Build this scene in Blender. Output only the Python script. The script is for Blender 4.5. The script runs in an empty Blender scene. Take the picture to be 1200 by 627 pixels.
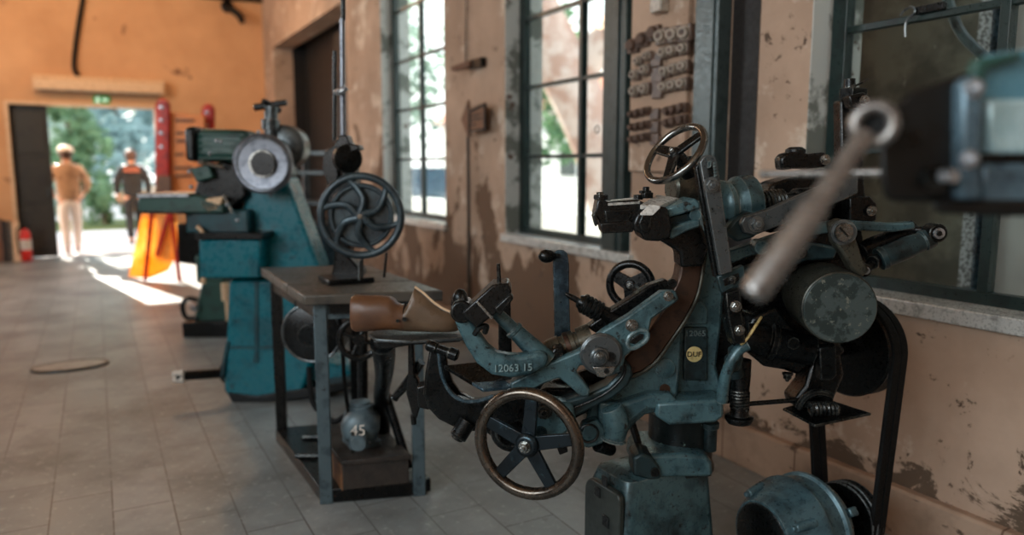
import bpy, bmesh, math, random
from mathutils import Vector, Matrix
V = Vector
random.seed(7)
sc = bpy.context.scene
col = sc.collection
PI = math.pi

# ------------------------------------------------------------------ camera
F = 880.0; CX, CY = 600.0, 313.5
TH = math.atan(119 / F); PS = math.atan(490 / math.hypot(F, 119))
FW = V((math.sin(PS) * math.cos(TH), math.cos(PS) * math.cos(TH), -math.sin(TH)))
RT = V((math.cos(PS), -math.sin(PS), 0))
UPV = RT.cross(FW)
CAM = V((0, 0, 1.45))
N = V((math.sin(PS), math.cos(PS), 0))          # horizontal depth direction of the machines
Z = V((0, 0, 1))
cd = bpy.data.cameras.new('camera'); co = bpy.data.objects.new('camera', cd); col.objects.link(co)
co.location = CAM
co.matrix_world = Matrix(((RT.x, UPV.x, -FW.x, CAM.x), (RT.y, UPV.y, -FW.y, CAM.y), (RT.z, UPV.z, -FW.z, CAM.z), (0, 0, 0, 1)))
cd.sensor_width = 36; cd.lens = 36 * F / 1200
cd.clip_start = 0.05; cd.clip_end = 300
cd.dof.use_dof = True; cd.dof.focus_distance = 2.12; cd.dof.aperture_fstop = 1.3
sc.camera = co

def ray(px, py): return FW + RT * ((px - CX) / F) - UPV * ((py - CY) / F)
def P(px, py, D):
    r = ray(px, py); return CAM + r * (D / r.dot(N))
def Fl(px, py, z=0.0):
    r = ray(px, py); return CAM + r * ((z - CAM.z) / r.z)
def Wl(px, py, X):
    r = ray(px, py); return CAM + r * (X / r.x)
def Bk(px, py, Y):
    r = ray(px, py); return CAM + r * (Y / r.y)
def S(D): return D / 872.0                        # metres per pixel at depth D

# ------------------------------------------------------------------ materials
M = {}
def nodes(name):
    m = bpy.data.materials.new(name); m.use_nodes = True
    nt = m.node_tree; b = nt.nodes['Principled BSDF']
    return m, nt, b
def lin(c):
    return tuple(((x / 255) / 12.92 if x / 255 <= .04045 else ((x / 255 + .055) / 1.055) ** 2.4) for x in c) + (1,)
def noise(nt, scale, detail=6, rough=.6, dist=0, coord=None, vec_scale=None):
    n = nt.nodes.new('ShaderNodeTexNoise'); n.inputs['Scale'].default_value = scale
    n.inputs['Detail'].default_value = detail; n.inputs['Roughness'].default_value = rough; n.inputs['Distortion'].default_value = dist
    g = nt.nodes.new('ShaderNodeNewGeometry'); src = g.outputs['Position']
    if vec_scale:
        mp = nt.nodes.new('ShaderNodeMapping'); mp.inputs['Scale'].default_value = vec_scale
        nt.links.new(src, mp.inputs['Vector']); src = mp.outputs['Vector']
    nt.links.new(src, n.inputs['Vector']); return n
def ramp(nt, fac, a, b):
    r = nt.nodes.new('ShaderNodeMapRange'); r.inputs['From Min'].default_value = a; r.inputs['From Max'].default_value = b
    nt.links.new(fac, r.inputs['Value']); return r.outputs['Result']
def mix(nt, fac, a, b):
    x = nt.nodes.new('ShaderNodeMix'); x.data_type = 'RGBA'
    if isinstance(fac, float): x.inputs['Factor'].default_value = fac
    else: nt.links.new(fac, x.inputs['Factor'])
    for s, v in (('A', a), ('B', b)):
        i = [k for k in x.inputs if k.name == s and k.type == 'RGBA'][0]
        if isinstance(v, tuple): i.default_value = v
        else: nt.links.new(v, i)
    return [k for k in x.outputs if k.type == 'RGBA'][0]
def bump(nt, b, h, strength, dist=.01):
    n = nt.nodes.new('ShaderNodeBump'); n.inputs['Strength'].default_value = strength; n.inputs['Distance'].default_value = dist
    nt.links.new(h, n.inputs['Height']); nt.links.new(n.outputs['Normal'], b.inputs['Normal'])
def worn(name, c1, c2, c3=None, scale=14, rough=.5, metal=0.0, t2=(.5, .62), t3=(.62, .68), bs=.15, spec=.5, edge=None, grime=None):
    """paint c1, blotched with c2, chipped to c3"""
    m, nt, b = nodes(name)
    n1 = noise(nt, scale); c = mix(nt, ramp(nt, n1.outputs['Fac'], *t2), lin(c1), lin(c2))
    if c3:
        n2 = noise(nt, scale * 2.3, 8, .68); c = mix(nt, ramp(nt, n2.outputs['Fac'], *t3), c, lin(c3))
    if grime:
        n4 = noise(nt, 5.5, 9, .7, .6); c = mix(nt, ramp(nt, n4.outputs['Fac'], .5, .68), c, lin(grime))
    if edge:
        bv = nt.nodes.new('ShaderNodeBevel'); bv.samples = 4; bv.inputs['Radius'].default_value = .007
        gg = nt.nodes.new('ShaderNodeNewGeometry'); dp = nt.nodes.new('ShaderNodeVectorMath'); dp.operation = 'DOT_PRODUCT'
        nt.links.new(bv.outputs[0], dp.inputs[0]); nt.links.new(gg.outputs['Normal'], dp.inputs[1])
        n5 = noise(nt, 34, 5, .7); e_ = nt.nodes.new('ShaderNodeMath'); e_.operation = 'MULTIPLY'
        nt.links.new(ramp(nt, dp.outputs['Value'], .985, .86), e_.inputs[0]); nt.links.new(ramp(nt, n5.outputs['Fac'], .40, .56), e_.inputs[1])
        c = mix(nt, e_.outputs[0], c, lin(edge))
    nt.links.new(c, b.inputs['Base Color'])
    n3 = noise(nt, scale * 5, 4)
    r = nt.nodes.new('ShaderNodeMapRange'); r.inputs['From Min'].default_value = .25; r.inputs['From Max'].default_value = .75
    r.inputs['To Min'].default_value = max(.05, rough - .14); r.inputs['To Max'].default_value = min(1, rough + .16)
    nt.links.new(n3.outputs['Fac'], r.inputs['Value']); nt.links.new(r.outputs['Result'], b.inputs['Roughness'])
    b.inputs['Metallic'].default_value = metal; b.inputs['Specular IOR Level'].default_value = spec
    if bs: bump(nt, b, n1.outputs['Fac'], bs, .004)
    M[name] = m; return m

worn('teal', (74, 104, 110), (50, 76, 82), (27, 30, 30), 14, .32, .25, t3=(.59, .63), edge=(156, 164, 160), grime=(24, 32, 34))
worn('teal_dark', (40, 60, 64), (24, 36, 38), (96, 128, 122), 18, .36, .35, t3=(.68, .71), edge=(104, 118, 116), grime=(16, 20, 20))
worn('teal_bright', (0, 104, 118), (0, 82, 94), (12, 44, 50), 7, .3, 0, t3=(.63, .67))
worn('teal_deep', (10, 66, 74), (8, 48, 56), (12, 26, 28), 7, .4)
worn('green_motor', (40, 78, 70), (30, 58, 54), (20, 30, 28), 9, .4)
worn('iron', (26, 29, 30), (14, 16, 16), (52, 50, 46), 20, .3, .7, t3=(.66, .74), edge=(112, 112, 106))
worn('neck_dark', (20, 27, 27), (11, 14, 14), (120, 150, 142), 15, .36, .2, t3=(.63, .65), edge=(96, 112, 108))
worn('teal_letter', (132, 156, 158), (110, 134, 138), None, 20, .4, .2, bs=.02)
worn('iron_teal', (28, 37, 42), (17, 23, 26), (60, 84, 94), 9, .34, .6, t3=(.58, .66))
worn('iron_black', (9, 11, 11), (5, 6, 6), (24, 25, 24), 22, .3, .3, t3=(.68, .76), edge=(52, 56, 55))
worn('iron_grey', (92, 98, 100), (64, 70, 72), (36, 36, 34), 20, .34, .75, edge=(150, 150, 146))
worn('steel', (150, 150, 146), (105, 105, 100), (70, 60, 50), 24, .26, .95, t3=(.66, .74))
worn('steel_blue', (58, 80, 92), (36, 50, 60), (22, 25, 27), 12, .26, .55, t3=(.64, .7), edge=(120, 138, 146))
worn('bronze_rim', (104, 94, 84), (74, 68, 62), (40, 36, 33), 10, .24, .92, t2=(.4, .66), bs=.03)
worn('rim_steel', (140, 140, 136), (96, 96, 94), None, 8, .2, .95, t2=(.4, .7), bs=.02)
worn('iron_blue', (62, 76, 82), (44, 54, 60), (28, 32, 34), 12, .34, .4, t2=(.4, .64))
worn('disc_steel', (120, 124, 132), (98, 102, 110), None, 20, .36, .8, bs=.02)
worn('rust', (66, 46, 34), (40, 30, 25), (24, 21, 19), 16, .4, .5)
worn('hatch', (150, 146, 140), (120, 116, 110), (90, 86, 80), 14, .4, .2)
worn('brass', (222, 202, 140), (186, 162, 104), (110, 92, 58), 60, .35, .3)
worn('drum_cover', (70, 80, 78), (42, 52, 50), (112, 114, 104), 22, .42, .25, t2=(.46, .52), t3=(.6, .63))
worn('drum_body', (62, 62, 54), (38, 40, 36), (22, 22, 20), 20, .34, .4)
worn('olive', (80, 78, 68), (54, 54, 48), (36, 36, 33), 20, .32, .6)
worn('door_green', (52, 58, 54), (36, 42, 40), (22, 26, 25), 9, .4, .2, t2=(.4, .6), edge=(90, 94, 88))
worn('leather_wood', (104, 70, 46), (78, 50, 33), (44, 29, 20), 9, .38, 0, t2=(.38, .66), t3=(.68, .76), bs=.06)
worn('last_wood', (112, 90, 70), (86, 67, 50), (52, 38, 28), 9, .34, 0, t2=(.38, .68), t3=(.68, .76), bs=.05)
worn('bench_wood', (78, 72, 64), (54, 50, 46), (30, 29, 28), 9, .42)
worn('crate_wood', (120, 82, 54), (84, 58, 40), (50, 36, 28), 8, .6)
worn('crate_dark', (50, 42, 36), (36, 32, 28), (24, 22, 20), 10, .6)
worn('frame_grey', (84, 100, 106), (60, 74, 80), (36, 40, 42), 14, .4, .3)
worn('motor_grey', (96, 112, 118), (72, 86, 92), (50, 58, 62), 10, .4, .2)
worn('motor_teal', (74, 102, 110), (52, 76, 84), (26, 34, 38), 14, .32, .3, edge=(124, 138, 138), grime=(28, 37, 40))
worn('rubber', (10, 11, 11), (6, 7, 7), None, 30, .75, spec=.25)
worn('pale_steel', (182, 188, 194), (140, 146, 152), None, 20, .3, .8, bs=.03)
worn('grey_slab', (205, 205, 200), (160, 160, 155), None, 18, .3, .3, bs=.03)
worn('white_paint', (212, 204, 192), (190, 180, 168), None, 20, .5)
worn('cream_paint', (222, 188, 150), (205, 168, 130), None, 20, .5)
worn('window_green', (26, 44, 42), (17, 31, 30), (44, 54, 50), 16, .35)
worn('upright_green', (44, 56, 54), (32, 44, 42), (24, 30, 29), 12, .4, .2, edge=(80, 88, 84))
worn('post_green', (66, 78, 78), (50, 62, 62), (36, 42, 42), 14, .36, .2, edge=(110, 116, 112))
worn('door_dark', (46, 44, 38), (36, 34, 30), None, 6, .5)
worn('dark_wood_and_shade', (22, 17, 14), (13, 10, 9), None, 8, .6)  # kept near black; also carries the shade of the doorway alcove
worn('sign_wood', (112, 74, 50), (84, 56, 38), (58, 38, 26), 14, .6)
worn('red_paint', (184, 34, 8), (140, 22, 6), None, 10, .4)
worn('red_extinguisher', (220, 40, 24), (190, 30, 20), None, 10, .3)
worn('orange_board', (214, 124, 56), (200, 108, 46), None, 5, .5)
worn('dark_print', (108, 64, 34), (90, 52, 28), None, 10, .5)
worn('ceramic', (176, 164, 150), (146, 136, 124), (110, 94, 80), 30, .3, 0, bs=.03)
worn('ceramic_brown', (96, 74, 62), (72, 56, 48), (46, 38, 34), 30, .4)
worn('conduit', (84, 92, 92), (64, 70, 70), None, 20, .4, .3)
worn('foreground_blue', (92, 140, 156), (72, 116, 130), (52, 84, 94), 8, .26, .15)
worn('foreground_light', (176, 204, 208), (150, 182, 188), None, 8, .22, .2)
worn('foreground_grey', (92, 116, 128), (72, 92, 104), (50, 62, 70), 8, .3, .3)
worn('foreground_black', (20, 21, 20), (12, 13, 12), None, 10, .45, .3)
worn('rod_steel', (142, 138, 134), (112, 108, 106), (78, 72, 70), 14, .3, .7, bs=.04)
worn('skin', (196, 146, 118), (180, 130, 104), None, 20, .5, bs=0)
worn('jacket_tan', (176, 142, 112), (150, 118, 92), None, 5, .85, bs=.1)
worn('trousers_pale', (232, 224, 218), (216, 208, 200), None, 5, .85, bs=.1)
worn('cloth_dark', (26, 30, 34), (18, 20, 24), None, 6, .85, bs=.1)
worn('hair_brown', (70, 46, 34), (50, 32, 24), None, 40, .6)
worn('hair_backlit', (226, 214, 198), (206, 190, 172), None, 40, .6)
worn('patch_print', (214, 128, 96), (190, 110, 84), None, 40, .7)
worn('shoe_pale', (200, 190, 182), (180, 170, 162), None, 20, .6)
worn('bark', (186, 150, 134), (214, 192, 180), (146, 116, 104), 2.2, .8, 0, t2=(.44, .56), bs=.4)
worn('bark_dark', (84, 70, 58), (64, 54, 46), None, 6, .85, bs=.4)
for k, (a, b_) in dict(leaf_grey=((170, 188, 176), (142, 164, 154)), leaf_green=((110, 142, 106), (86, 122, 92)), leaf_pale=((214, 218, 200), (190, 198, 180)), leaf_blue=((146, 172, 172), (122, 152, 154)), leaf_warm=((196, 172, 142), (170, 150, 120))).items():
    worn(k, a, b_, None, 3, .6, 0, bs=0)
worn('grass', (128, 140, 84), (104, 120, 70), None, 4, .9)
worn('paving_outside', (206, 198, 192), (190, 182, 176), None, 3, .8)
worn('facade', (226, 222, 216), (212, 206, 200), None, 1.2, .8)
worn('roof_tile', (176, 104, 76), (150, 84, 60), None, 4, .8)
worn('stone_wall', (132, 126, 112), (98, 92, 82), (168, 160, 146), 4, .85, 0, t2=(.42, .6), t3=(.62, .7), bs=.6)
worn('roughcast', (206, 204, 204), (120, 116, 114), None, 60, .9, 0, t2=(.48, .56), bs=.6)
worn('concrete_grey', (128, 134, 138), (108, 114, 118), None, 4, .8)
worn('ceiling_plaster', (176, 140, 104), (150, 118, 88), None, 2, .9)

def mat_wall():
    m, nt, b = nodes('wall_plaster')
    n1 = noise(nt, 1.1, 8, .62); base = mix(nt, ramp(nt, n1.outputs['Fac'], .35, .65), lin((186, 158, 136)), lin((152, 126, 106)))
    n2 = noise(nt, 3.2, 9, .66); base = mix(nt, ramp(nt, n2.outputs['Fac'], .56, .66), base, lin((206, 188, 170)))
    # brown damp stains with sharp tide lines, low on the wall and ragged above
    g = nt.nodes.new('ShaderNodeNewGeometry'); sp = nt.nodes.new('ShaderNodeSeparateXYZ'); nt.links.new(g.outputs['Position'], sp.inputs['Vector'])
    n3 = noise(nt, 1.5, 7, .62, .4, vec_scale=(1, 1.5, .8))
    h = nt.nodes.new('ShaderNodeMapRange'); h.inputs['From Min'].default_value = .2; h.inputs['From Max'].default_value = 2.2; h.inputs['To Min'].default_value = .14; h.inputs['To Max'].default_value = -.17
    nt.links.new(sp.outputs['Z'], h.inputs['Value'])
    y = nt.nodes.new('ShaderNodeMapRange'); y.inputs['From Min'].default_value = 2.2; y.inputs['From Max'].default_value = 4.2; y.inputs['To Min'].default_value = -.24; y.inputs['To Max'].default_value = 0
    nt.links.new(sp.outputs['Y'], y.inputs['Value'])
    a = nt.nodes.new('ShaderNodeMath'); a.operation = 'ADD'; nt.links.new(n3.outputs['Fac'], a.inputs[0]); nt.links.new(h.outputs['Result'], a.inputs[1])
    a2 = nt.nodes.new('ShaderNodeMath'); a2.operation = 'ADD'; nt.links.new(a.outputs[0], a2.inputs[0]); nt.links.new(y.outputs['Result'], a2.inputs[1])
    base = mix(nt, ramp(nt, a2.outputs[0], .515, .535), base, lin((102, 76, 56)))
    n5 = noise(nt, 9, 8, .7, .3); base = mix(nt, ramp(nt, n5.outputs['Fac'], .615, .655), base, lin((84, 66, 52)))
    hb = nt.nodes.new('ShaderNodeMapRange'); hb.inputs['From Min'].default_value = .18; hb.inputs['From Max'].default_value = .6; hb.inputs['To Min'].default_value = .13; hb.inputs['To Max'].default_value = -.25
    nt.links.new(sp.outputs['Z'], hb.inputs['Value']); n7 = noise(nt, 4.5, 8, .72, .4, vec_scale=(1, .8, 1.6)); ab = nt.nodes.new('ShaderNodeMath'); ab.operation = 'ADD'
    nt.links.new(n7.outputs['Fac'], ab.inputs[0]); nt.links.new(hb.outputs['Result'], ab.inputs[1]); base = mix(nt, ramp(nt, ab.outputs[0], .56, .6), base, lin((92, 74, 58)))
    # hairline cracks
    v = nt.nodes.new('ShaderNodeTexVoronoi'); v.feature = 'DISTANCE_TO_EDGE'; v.inputs['Scale'].default_value = 1.3
    nd = noise(nt, 3, 5, .6); add = nt.nodes.new('ShaderNodeMix'); add.data_type = 'VECTOR'; add.inputs['Factor'].default_value = .25
    vi = [k for k in add.inputs if k.type == 'VECTOR']; nt.links.new(g.outputs['Position'], vi[0]); nt.links.new(nd.outputs['Color'], vi[1])
    nt.links.new([k for k in add.outputs if k.type == 'VECTOR'][0], v.inputs['Vector'])
    cr = ramp(nt, v.outputs['Distance'], .006, .001)
    n6 = noise(nt, .9, 3); mm = nt.nodes.new('ShaderNodeMath'); mm.operation = 'MULTIPLY'; nt.links.new(cr, mm.inputs[0]); nt.links.new(ramp(nt, n6.outputs['Fac'], .5, .6), mm.inputs[1])
    base = mix(nt, mm.outputs[0], base, lin((90, 66, 52)))
    nt.links.new(base, b.inputs['Base Color']); b.inputs['Roughness'].default_value = .82
    bump(nt, b, n2.outputs['Fac'], .25, .02); M['wall'] = m
mat_wall()
def mat_back():
    m, nt, b = nodes('wall_orange_plaster')
    n1 = noise(nt, .8, 7, .6); base = mix(nt, ramp(nt, n1.outputs['Fac'], .35, .65), lin((220, 170, 124)), lin((198, 148, 104)))
    n2 = noise(nt, .9, 6, .6, .5); base = mix(nt, ramp(nt, n2.outputs['Fac'], .63, .67), base, lin((120, 80, 54)))
    nt.links.new(base, b.inputs['Base Color']); b.inputs['Roughness'].default_value = .85; bump(nt, b, n1.outputs['Fac'], .2, .02); M['wall_back'] = m
mat_back()
def mat_floor():
    m, nt, b = nodes('floor_tiles')
    g = nt.nodes.new('ShaderNodeNewGeometry'); mp = nt.nodes.new('ShaderNodeMapping'); mp.inputs['Rotation'].default_value = (0, 0, PI / 2)
    mp.inputs['Location'].default_value = (0.0, 0.024, 0)
    nt.links.new(g.outputs['Position'], mp.inputs['Vector'])
    br = nt.nodes.new('ShaderNodeTexBrick'); br.inputs['Scale'].default_value = 1; br.inputs['Brick Width'].default_value = .46; br.inputs['Row Height'].default_value = .231
    br.inputs['Mortar Size'].default_value = .0035; br.inputs['Mortar Smooth'].default_value = .3; br.offset = .5; br.inputs['Bias'].default_value = 0
    br.inputs['Color1'].default_value = lin((146, 149, 147)); br.inputs['Color2'].default_value = lin((130, 134, 132)); br.inputs['Mortar'].default_value = lin((82, 77, 72))
    nt.links.new(mp.outputs['Vector'], br.inputs['Vector'])
    n1 = noise(nt, 1.6, 8, .65); c = mix(nt, ramp(nt, n1.outputs['Fac'], .42, .66), br.outputs['Color'], lin((102, 104, 102)))
    n2 = noise(nt, 26, 6, .7); c2 = mix(nt, ramp(nt, n2.outputs['Fac'], .56, .7), c, lin((162, 164, 160)))
    n4 = noise(nt, 5, 8, .7); c3 = mix(nt, ramp(nt, n4.outputs['Fac'], .64, .7), c2, lin((90, 85, 80)))
    nt.links.new(c3, b.inputs['Base Color'])
    r = nt.nodes.new('ShaderNodeMapRange'); r.inputs['To Min'].default_value = .3; r.inputs['To Max'].default_value = .52; nt.links.new(n1.outputs['Fac'], r.inputs['Value'])
    nt.links.new(r.outputs['Result'], b.inputs['Roughness'])
    bump(nt, b, br.outputs['Fac'], -.4, .004); M['floor'] = m
mat_floor()
def mat_plinth():
    m, nt, b = nodes('plinth_blocks')
    g = nt.nodes.new('ShaderNodeNewGeometry'); mp = nt.nodes.new('ShaderNodeMapping'); mp.inputs['Rotation'].default_value = (PI / 2, 0, PI / 2)
    nt.links.new(g.outputs['Position'], mp.inputs['Vector'])
    n1 = noise(nt, 2.5, 8, .65); c = mix(nt, ramp(nt, n1.outputs['Fac'], .4, .62), lin((170, 142, 120)), lin((126, 102, 84)))
    n2 = noise(nt, 6, 8, .7, vec_scale=(1, 1, 3)); c = mix(nt, ramp(nt, n2.outputs['Fac'], .6, .66), c, lin((80, 62, 48)))
    w = nt.nodes.new('ShaderNodeTexWave'); 
    sp = nt.nodes.new('ShaderNodeSeparateXYZ'); nt.links.new(g.outputs['Position'], sp.inputs['Vector'])
    fr = nt.nodes.new('ShaderNodeMath'); fr.operation = 'PINGPONG'; fr.inputs[1].default_value = .22; nt.links.new(sp.outputs['Y'], fr.inputs[0])
    c = mix(nt, ramp(nt, fr.outputs[0], .006, .002), c, lin((104, 78, 60)))
    nt.links.new(c, b.inputs['Base Color']); b.inputs['Roughness'].default_value = .8; bump(nt, b, n1.outputs['Fac'], .3, .02); M['plinth'] = m
mat_plinth()
def mat_reveal():
    m, nt, b = nodes('reveal_whitewash')
    n1 = noise(nt, 3, 8, .65); c = mix(nt, ramp(nt, n1.outputs['Fac'], .5, .56), lin((188, 188, 182)), lin((110, 112, 104)))
    n2 = noise(nt, 5, 7, .7); c = mix(nt, ramp(nt, n2.outputs['Fac'], .62, .66), c, lin((94, 66, 52)))
    nt.links.new(c, b.inputs['Base Color']); b.inputs['Roughness'].default_value = .85; bump(nt, b, n1.outputs['Fac'], .3, .01); M['reveal'] = m
mat_reveal()
def mat_glass():
    m = bpy.data.materials.new('window_glass'); m.use_nodes = True; nt = m.node_tree; nt.nodes.clear()
    o = nt.nodes.new('ShaderNodeOutputMaterial'); t = nt.nodes.new('ShaderNodeBsdfTransparent'); g = nt.nodes.new('ShaderNodeBsdfGlossy')
    t.inputs['Color'].default_value = (.80, .84, .83, 1); g.inputs['Roughness'].default_value = .03
    lw_ = nt.nodes.new('ShaderNodeLayerWeight'); lw_.inputs['Blend'].default_value = .5
    pw = nt.nodes.new('ShaderNodeMath'); pw.operation = 'POWER'; pw.inputs[1].default_value = 5; nt.links.new(lw_.outputs['Facing'], pw.inputs[0])
    fr = nt.nodes.new('ShaderNodeMath'); fr.operation = 'MULTIPLY_ADD'; fr.inputs[1].default_value = .2; fr.inputs[2].default_value = .012; nt.links.new(pw.outputs[0], fr.inputs[0])
    mx = nt.nodes.new('ShaderNodeMixShader'); nt.links.new(fr.outputs[0], mx.inputs[0]); nt.links.new(t.outputs[0], mx.inputs[1]); nt.links.new(g.outputs[0], mx.inputs[2])
    nt.links.new(mx.outputs[0], o.inputs[0]); M['glass'] = m
mat_glass()
def mat_emit(name, c, s):
    m, nt, b = nodes(name); b.inputs['Base Color'].default_value = lin(c); b.inputs['Emission Color'].default_value = lin(c); b.inputs['Emission Strength'].default_value = s; M[name] = m
mat_emit('exit_green', (30, 150, 80), .25)
mat_emit('exit_white', (230, 245, 230), .6)
def translucent(name):
    m = M[name]; nt = m.node_tree; b = nt.nodes['Principled BSDF']; tr = nt.nodes.new('ShaderNodeBsdfTranslucent')
    nt.links.new(b.inputs['Base Color'].links[0].from_socket, tr.inputs['Color']); mx = nt.nodes.new('ShaderNodeMixShader'); mx.inputs[0].default_value = .5
    o = nt.nodes['Material Output']; nt.links.new(b.outputs[0], mx.inputs[1]); nt.links.new(tr.outputs[0], mx.inputs[2]); nt.links.new(mx.outputs[0], o.inputs[0])
for k in ('leaf_grey', 'leaf_green', 'leaf_pale', 'leaf_blue', 'leaf_warm', 'grass'): translucent(k)
def mat_orange_sheet():
    m, nt, b = nodes('orange_sheet'); n = noise(nt, 3.4, 6, .6)
    c = mix(nt, ramp(nt, n.outputs['Fac'], .4, .65), lin((250, 176, 70)), lin((255, 214, 140)))
    nt.links.new(c, b.inputs['Base Color']); b.inputs['Roughness'].default_value = .3
    tr = nt.nodes.new('ShaderNodeBsdfTranslucent'); nt.links.new(c, tr.inputs['Color'])
    mx = nt.nodes.new('ShaderNodeMixShader'); mx.inputs[0].default_value = .6
    o = nt.nodes['Material Output']; nt.links.new(b.outputs[0], mx.inputs[1]); nt.links.new(tr.outputs[0], mx.inputs[2]); nt.links.new(mx.outputs[0], o.inputs[0]); M['orange_sheet'] = m
mat_orange_sheet()

# ------------------------------------------------------------------ mesh helpers
def frame_of(axis):
    a = axis.normalized(); t = Z if abs(a.z) < .95 else V((1, 0, 0))
    u = t.cross(a).normalized(); return u, a.cross(u), a
class MB:
    def __init__(s): s.bm = bmesh.new()
    def face(s, vs):
        try: return s.bm.faces.new(vs)
        except ValueError: return None
    def box(s, c, size, ax=None):
        ax = ax or (V((1, 0, 0)), V((0, 1, 0)), Z)
        c = V(c); h = [k / 2 for k in size]; vs = []
        for i in (-1, 1):
            for j in (-1, 1):
                for k in (-1, 1): vs.append(s.bm.verts.new(c + ax[0] * (i * h[0]) + ax[1] * (j * h[1]) + ax[2] * (k * h[2])))
        for f in ((0, 1, 3, 2), (4, 6, 7, 5), (0, 4, 5, 1), (2, 3, 7, 6), (0, 2, 6, 4), (1, 5, 7, 3)): s.face([vs[i] for i in f])
        return s
    def b(s, x0, x1, y0, y1, z0, z1): return s.box(((x0 + x1) / 2, (y0 + y1) / 2, (z0 + z1) / 2), (abs(x1 - x0), abs(y1 - y0), abs(z1 - z0)))
    def poly(s, pts, ext):
        """solid: 3-D outline pts pushed along ext"""
        a = [s.bm.verts.new(p) for p in pts]; c = [s.bm.verts.new(p + ext) for p in pts]; n = len(a)
        s.face(a); s.face(c[::-1])
        for i in range(n): s.face([a[i], c[i], c[(i + 1) % n], a[(i + 1) % n]])
        return s
    def pr(s, px, D, t, nrm=None): return s.poly([P(x, y, D) for x, y in px], (nrm or N) * t)
    def slab(s, pts, th):
        return s.poly([P(*p) for p in pts], V((0, 0, -th)))
    def lathe(s, c, axis, prof, n=28, u=None):
        """prof: list of (along, radius)"""
        U, W_, A = frame_of(axis); rings = []; c = V(c)
        for t, r in prof:
            if r <= 1e-6: rings.append([s.bm.verts.new(c + A * t)])
            else: rings.append([s.bm.verts.new(c + A * t + (U * math.cos(2 * PI * k / n) + W_ * math.sin(2 * PI * k / n)) * r) for k in range(n)])
        for a, b_ in zip(rings, rings[1:]):
            for k in range(n):
                k2 = (k + 1) % n
                if len(a) == 1 and len(b_) > 1: s.face([a[0], b_[k], b_[k2]])
                elif len(b_) == 1 and len(a) > 1: s.face([a[k2], a[k], b_[0]])
                elif len(a) > 1: s.face([a[k2], a[k], b_[k], b_[k2]])
        if len(rings[0]) > 1: s.face(rings[0])
        if len(rings[-1]) > 1: s.face(rings[-1][::-1])
        return s
    def cyl(s, p0, p1, r0, r1=None, n=20):
        p0, p1 = V(p0), V(p1); return s.lathe(p0, p1 - p0, [(0, r0), ((p1 - p0).length, r1 if r1 is not None else r0)], n)
    def tube(s, pts, r, n=10, smooth=True):
        pts = [V(p) for p in pts]
        if smooth and len(pts) > 2:
            q = []
            for i in range(len(pts) - 1):
                p0, p1, p2, p3 = pts[max(i - 1, 0)], pts[i], pts[i + 1], pts[min(i + 2, len(pts) - 1)]
                for k in range(6):
                    t = k / 6; q.append(.5 * ((2 * p1) + (p2 - p0) * t + (2 * p0 - 5 * p1 + 4 * p2 - p3) * t * t + (3 * p1 - p0 - 3 * p2 + p3) * t ** 3))
            q.append(pts[-1]); 
            rs = [r] * len(q) if not isinstance(r, (list, tuple)) else [r[min(int(i / 6), len(r) - 2)] * (1 - (i % 6) / 6) + r[min(int(i / 6) + 1, len(r) - 1)] * ((i % 6) / 6) for i in range(len(q))]
            pts = q
        else: rs = [r] * len(pts) if not isinstance(r, (list, tuple)) else list(r)
        rings = []; u = None
        for i, p in enumerate(pts):
            d = (pts[min(i + 1, len(pts) - 1)] - pts[max(i - 1, 0)]).normalized()
            if u is None: u = frame_of(d)[0]
            u = (u - d * u.dot(d)).normalized(); w = d.cross(u)
            rings.append([s.bm.verts.new(p + (u * math.cos(2 * PI * k / n) + w * math.sin(2 * PI * k / n)) * rs[i]) for k in range(n)])
        for a, b_ in zip(rings, rings[1:]):
            for k in range(n): s.face([a[k], a[(k + 1) % n], b_[(k + 1) % n], b_[k]])
        s.face(rings[0][::-1]); s.face(rings[-1]); return s
    def torus(s, c, axis, R, r, n=56, m=14, sq=1.0):
        U, W_, A = frame_of(axis); c = V(c); rings = []
        for i in range(n):
            d = U * math.cos(2 * PI * i / n) + W_ * math.sin(2 * PI * i / n)
            rings.append([s.bm.verts.new(c + d * (R + r * math.cos(2 * PI * k / m)) + A * (r * sq * math.sin(2 * PI * k / m))) for k in range(m)])
        for i in range(n):
            a, b_ = rings[i], rings[(i + 1) % n]
            for k in range(m): s.face([a[k], b_[k], b_[(k + 1) % m], a[(k + 1) % m]])
        return s
    def ball(s, c, r, scale=(1, 1, 1), n=16):
        mt = Matrix.Translation(V(c)) @ Matrix.Diagonal((scale[0], scale[1], scale[2], 1))
        bmesh.ops.create_uvsphere(s.bm, u_segments=n, v_segments=n * 3 // 4, radius=r, matrix=mt); return s
    def bolt(s, c, axis, r, h):
        """washer, hexagonal nut, round end"""
        a = axis.normalized(); s.lathe(c, a, [(0, r), (h * .25, r)], 20); s.lathe(V(c) + a * h * .25, a, [(0, r * .8), (h * .5, r * .8), (h * .6, r * .68)], 6)
        s.lathe(V(c) + a * h * .8, a, [(0, r * .4), (h * .3, r * .4), (h * .4, r * .3)], 12); return s
    def coil(s, c, axis, L, R, r, turns, n=14):
        U, W_, A = frame_of(axis); c = V(c)
        s.tube([c + A * (L * i / (turns * n)) + (U * math.cos(2 * PI * i / n) + W_ * math.sin(2 * PI * i / n)) * R for i in range(turns * n + 1)], r, 6, False); return s
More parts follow.
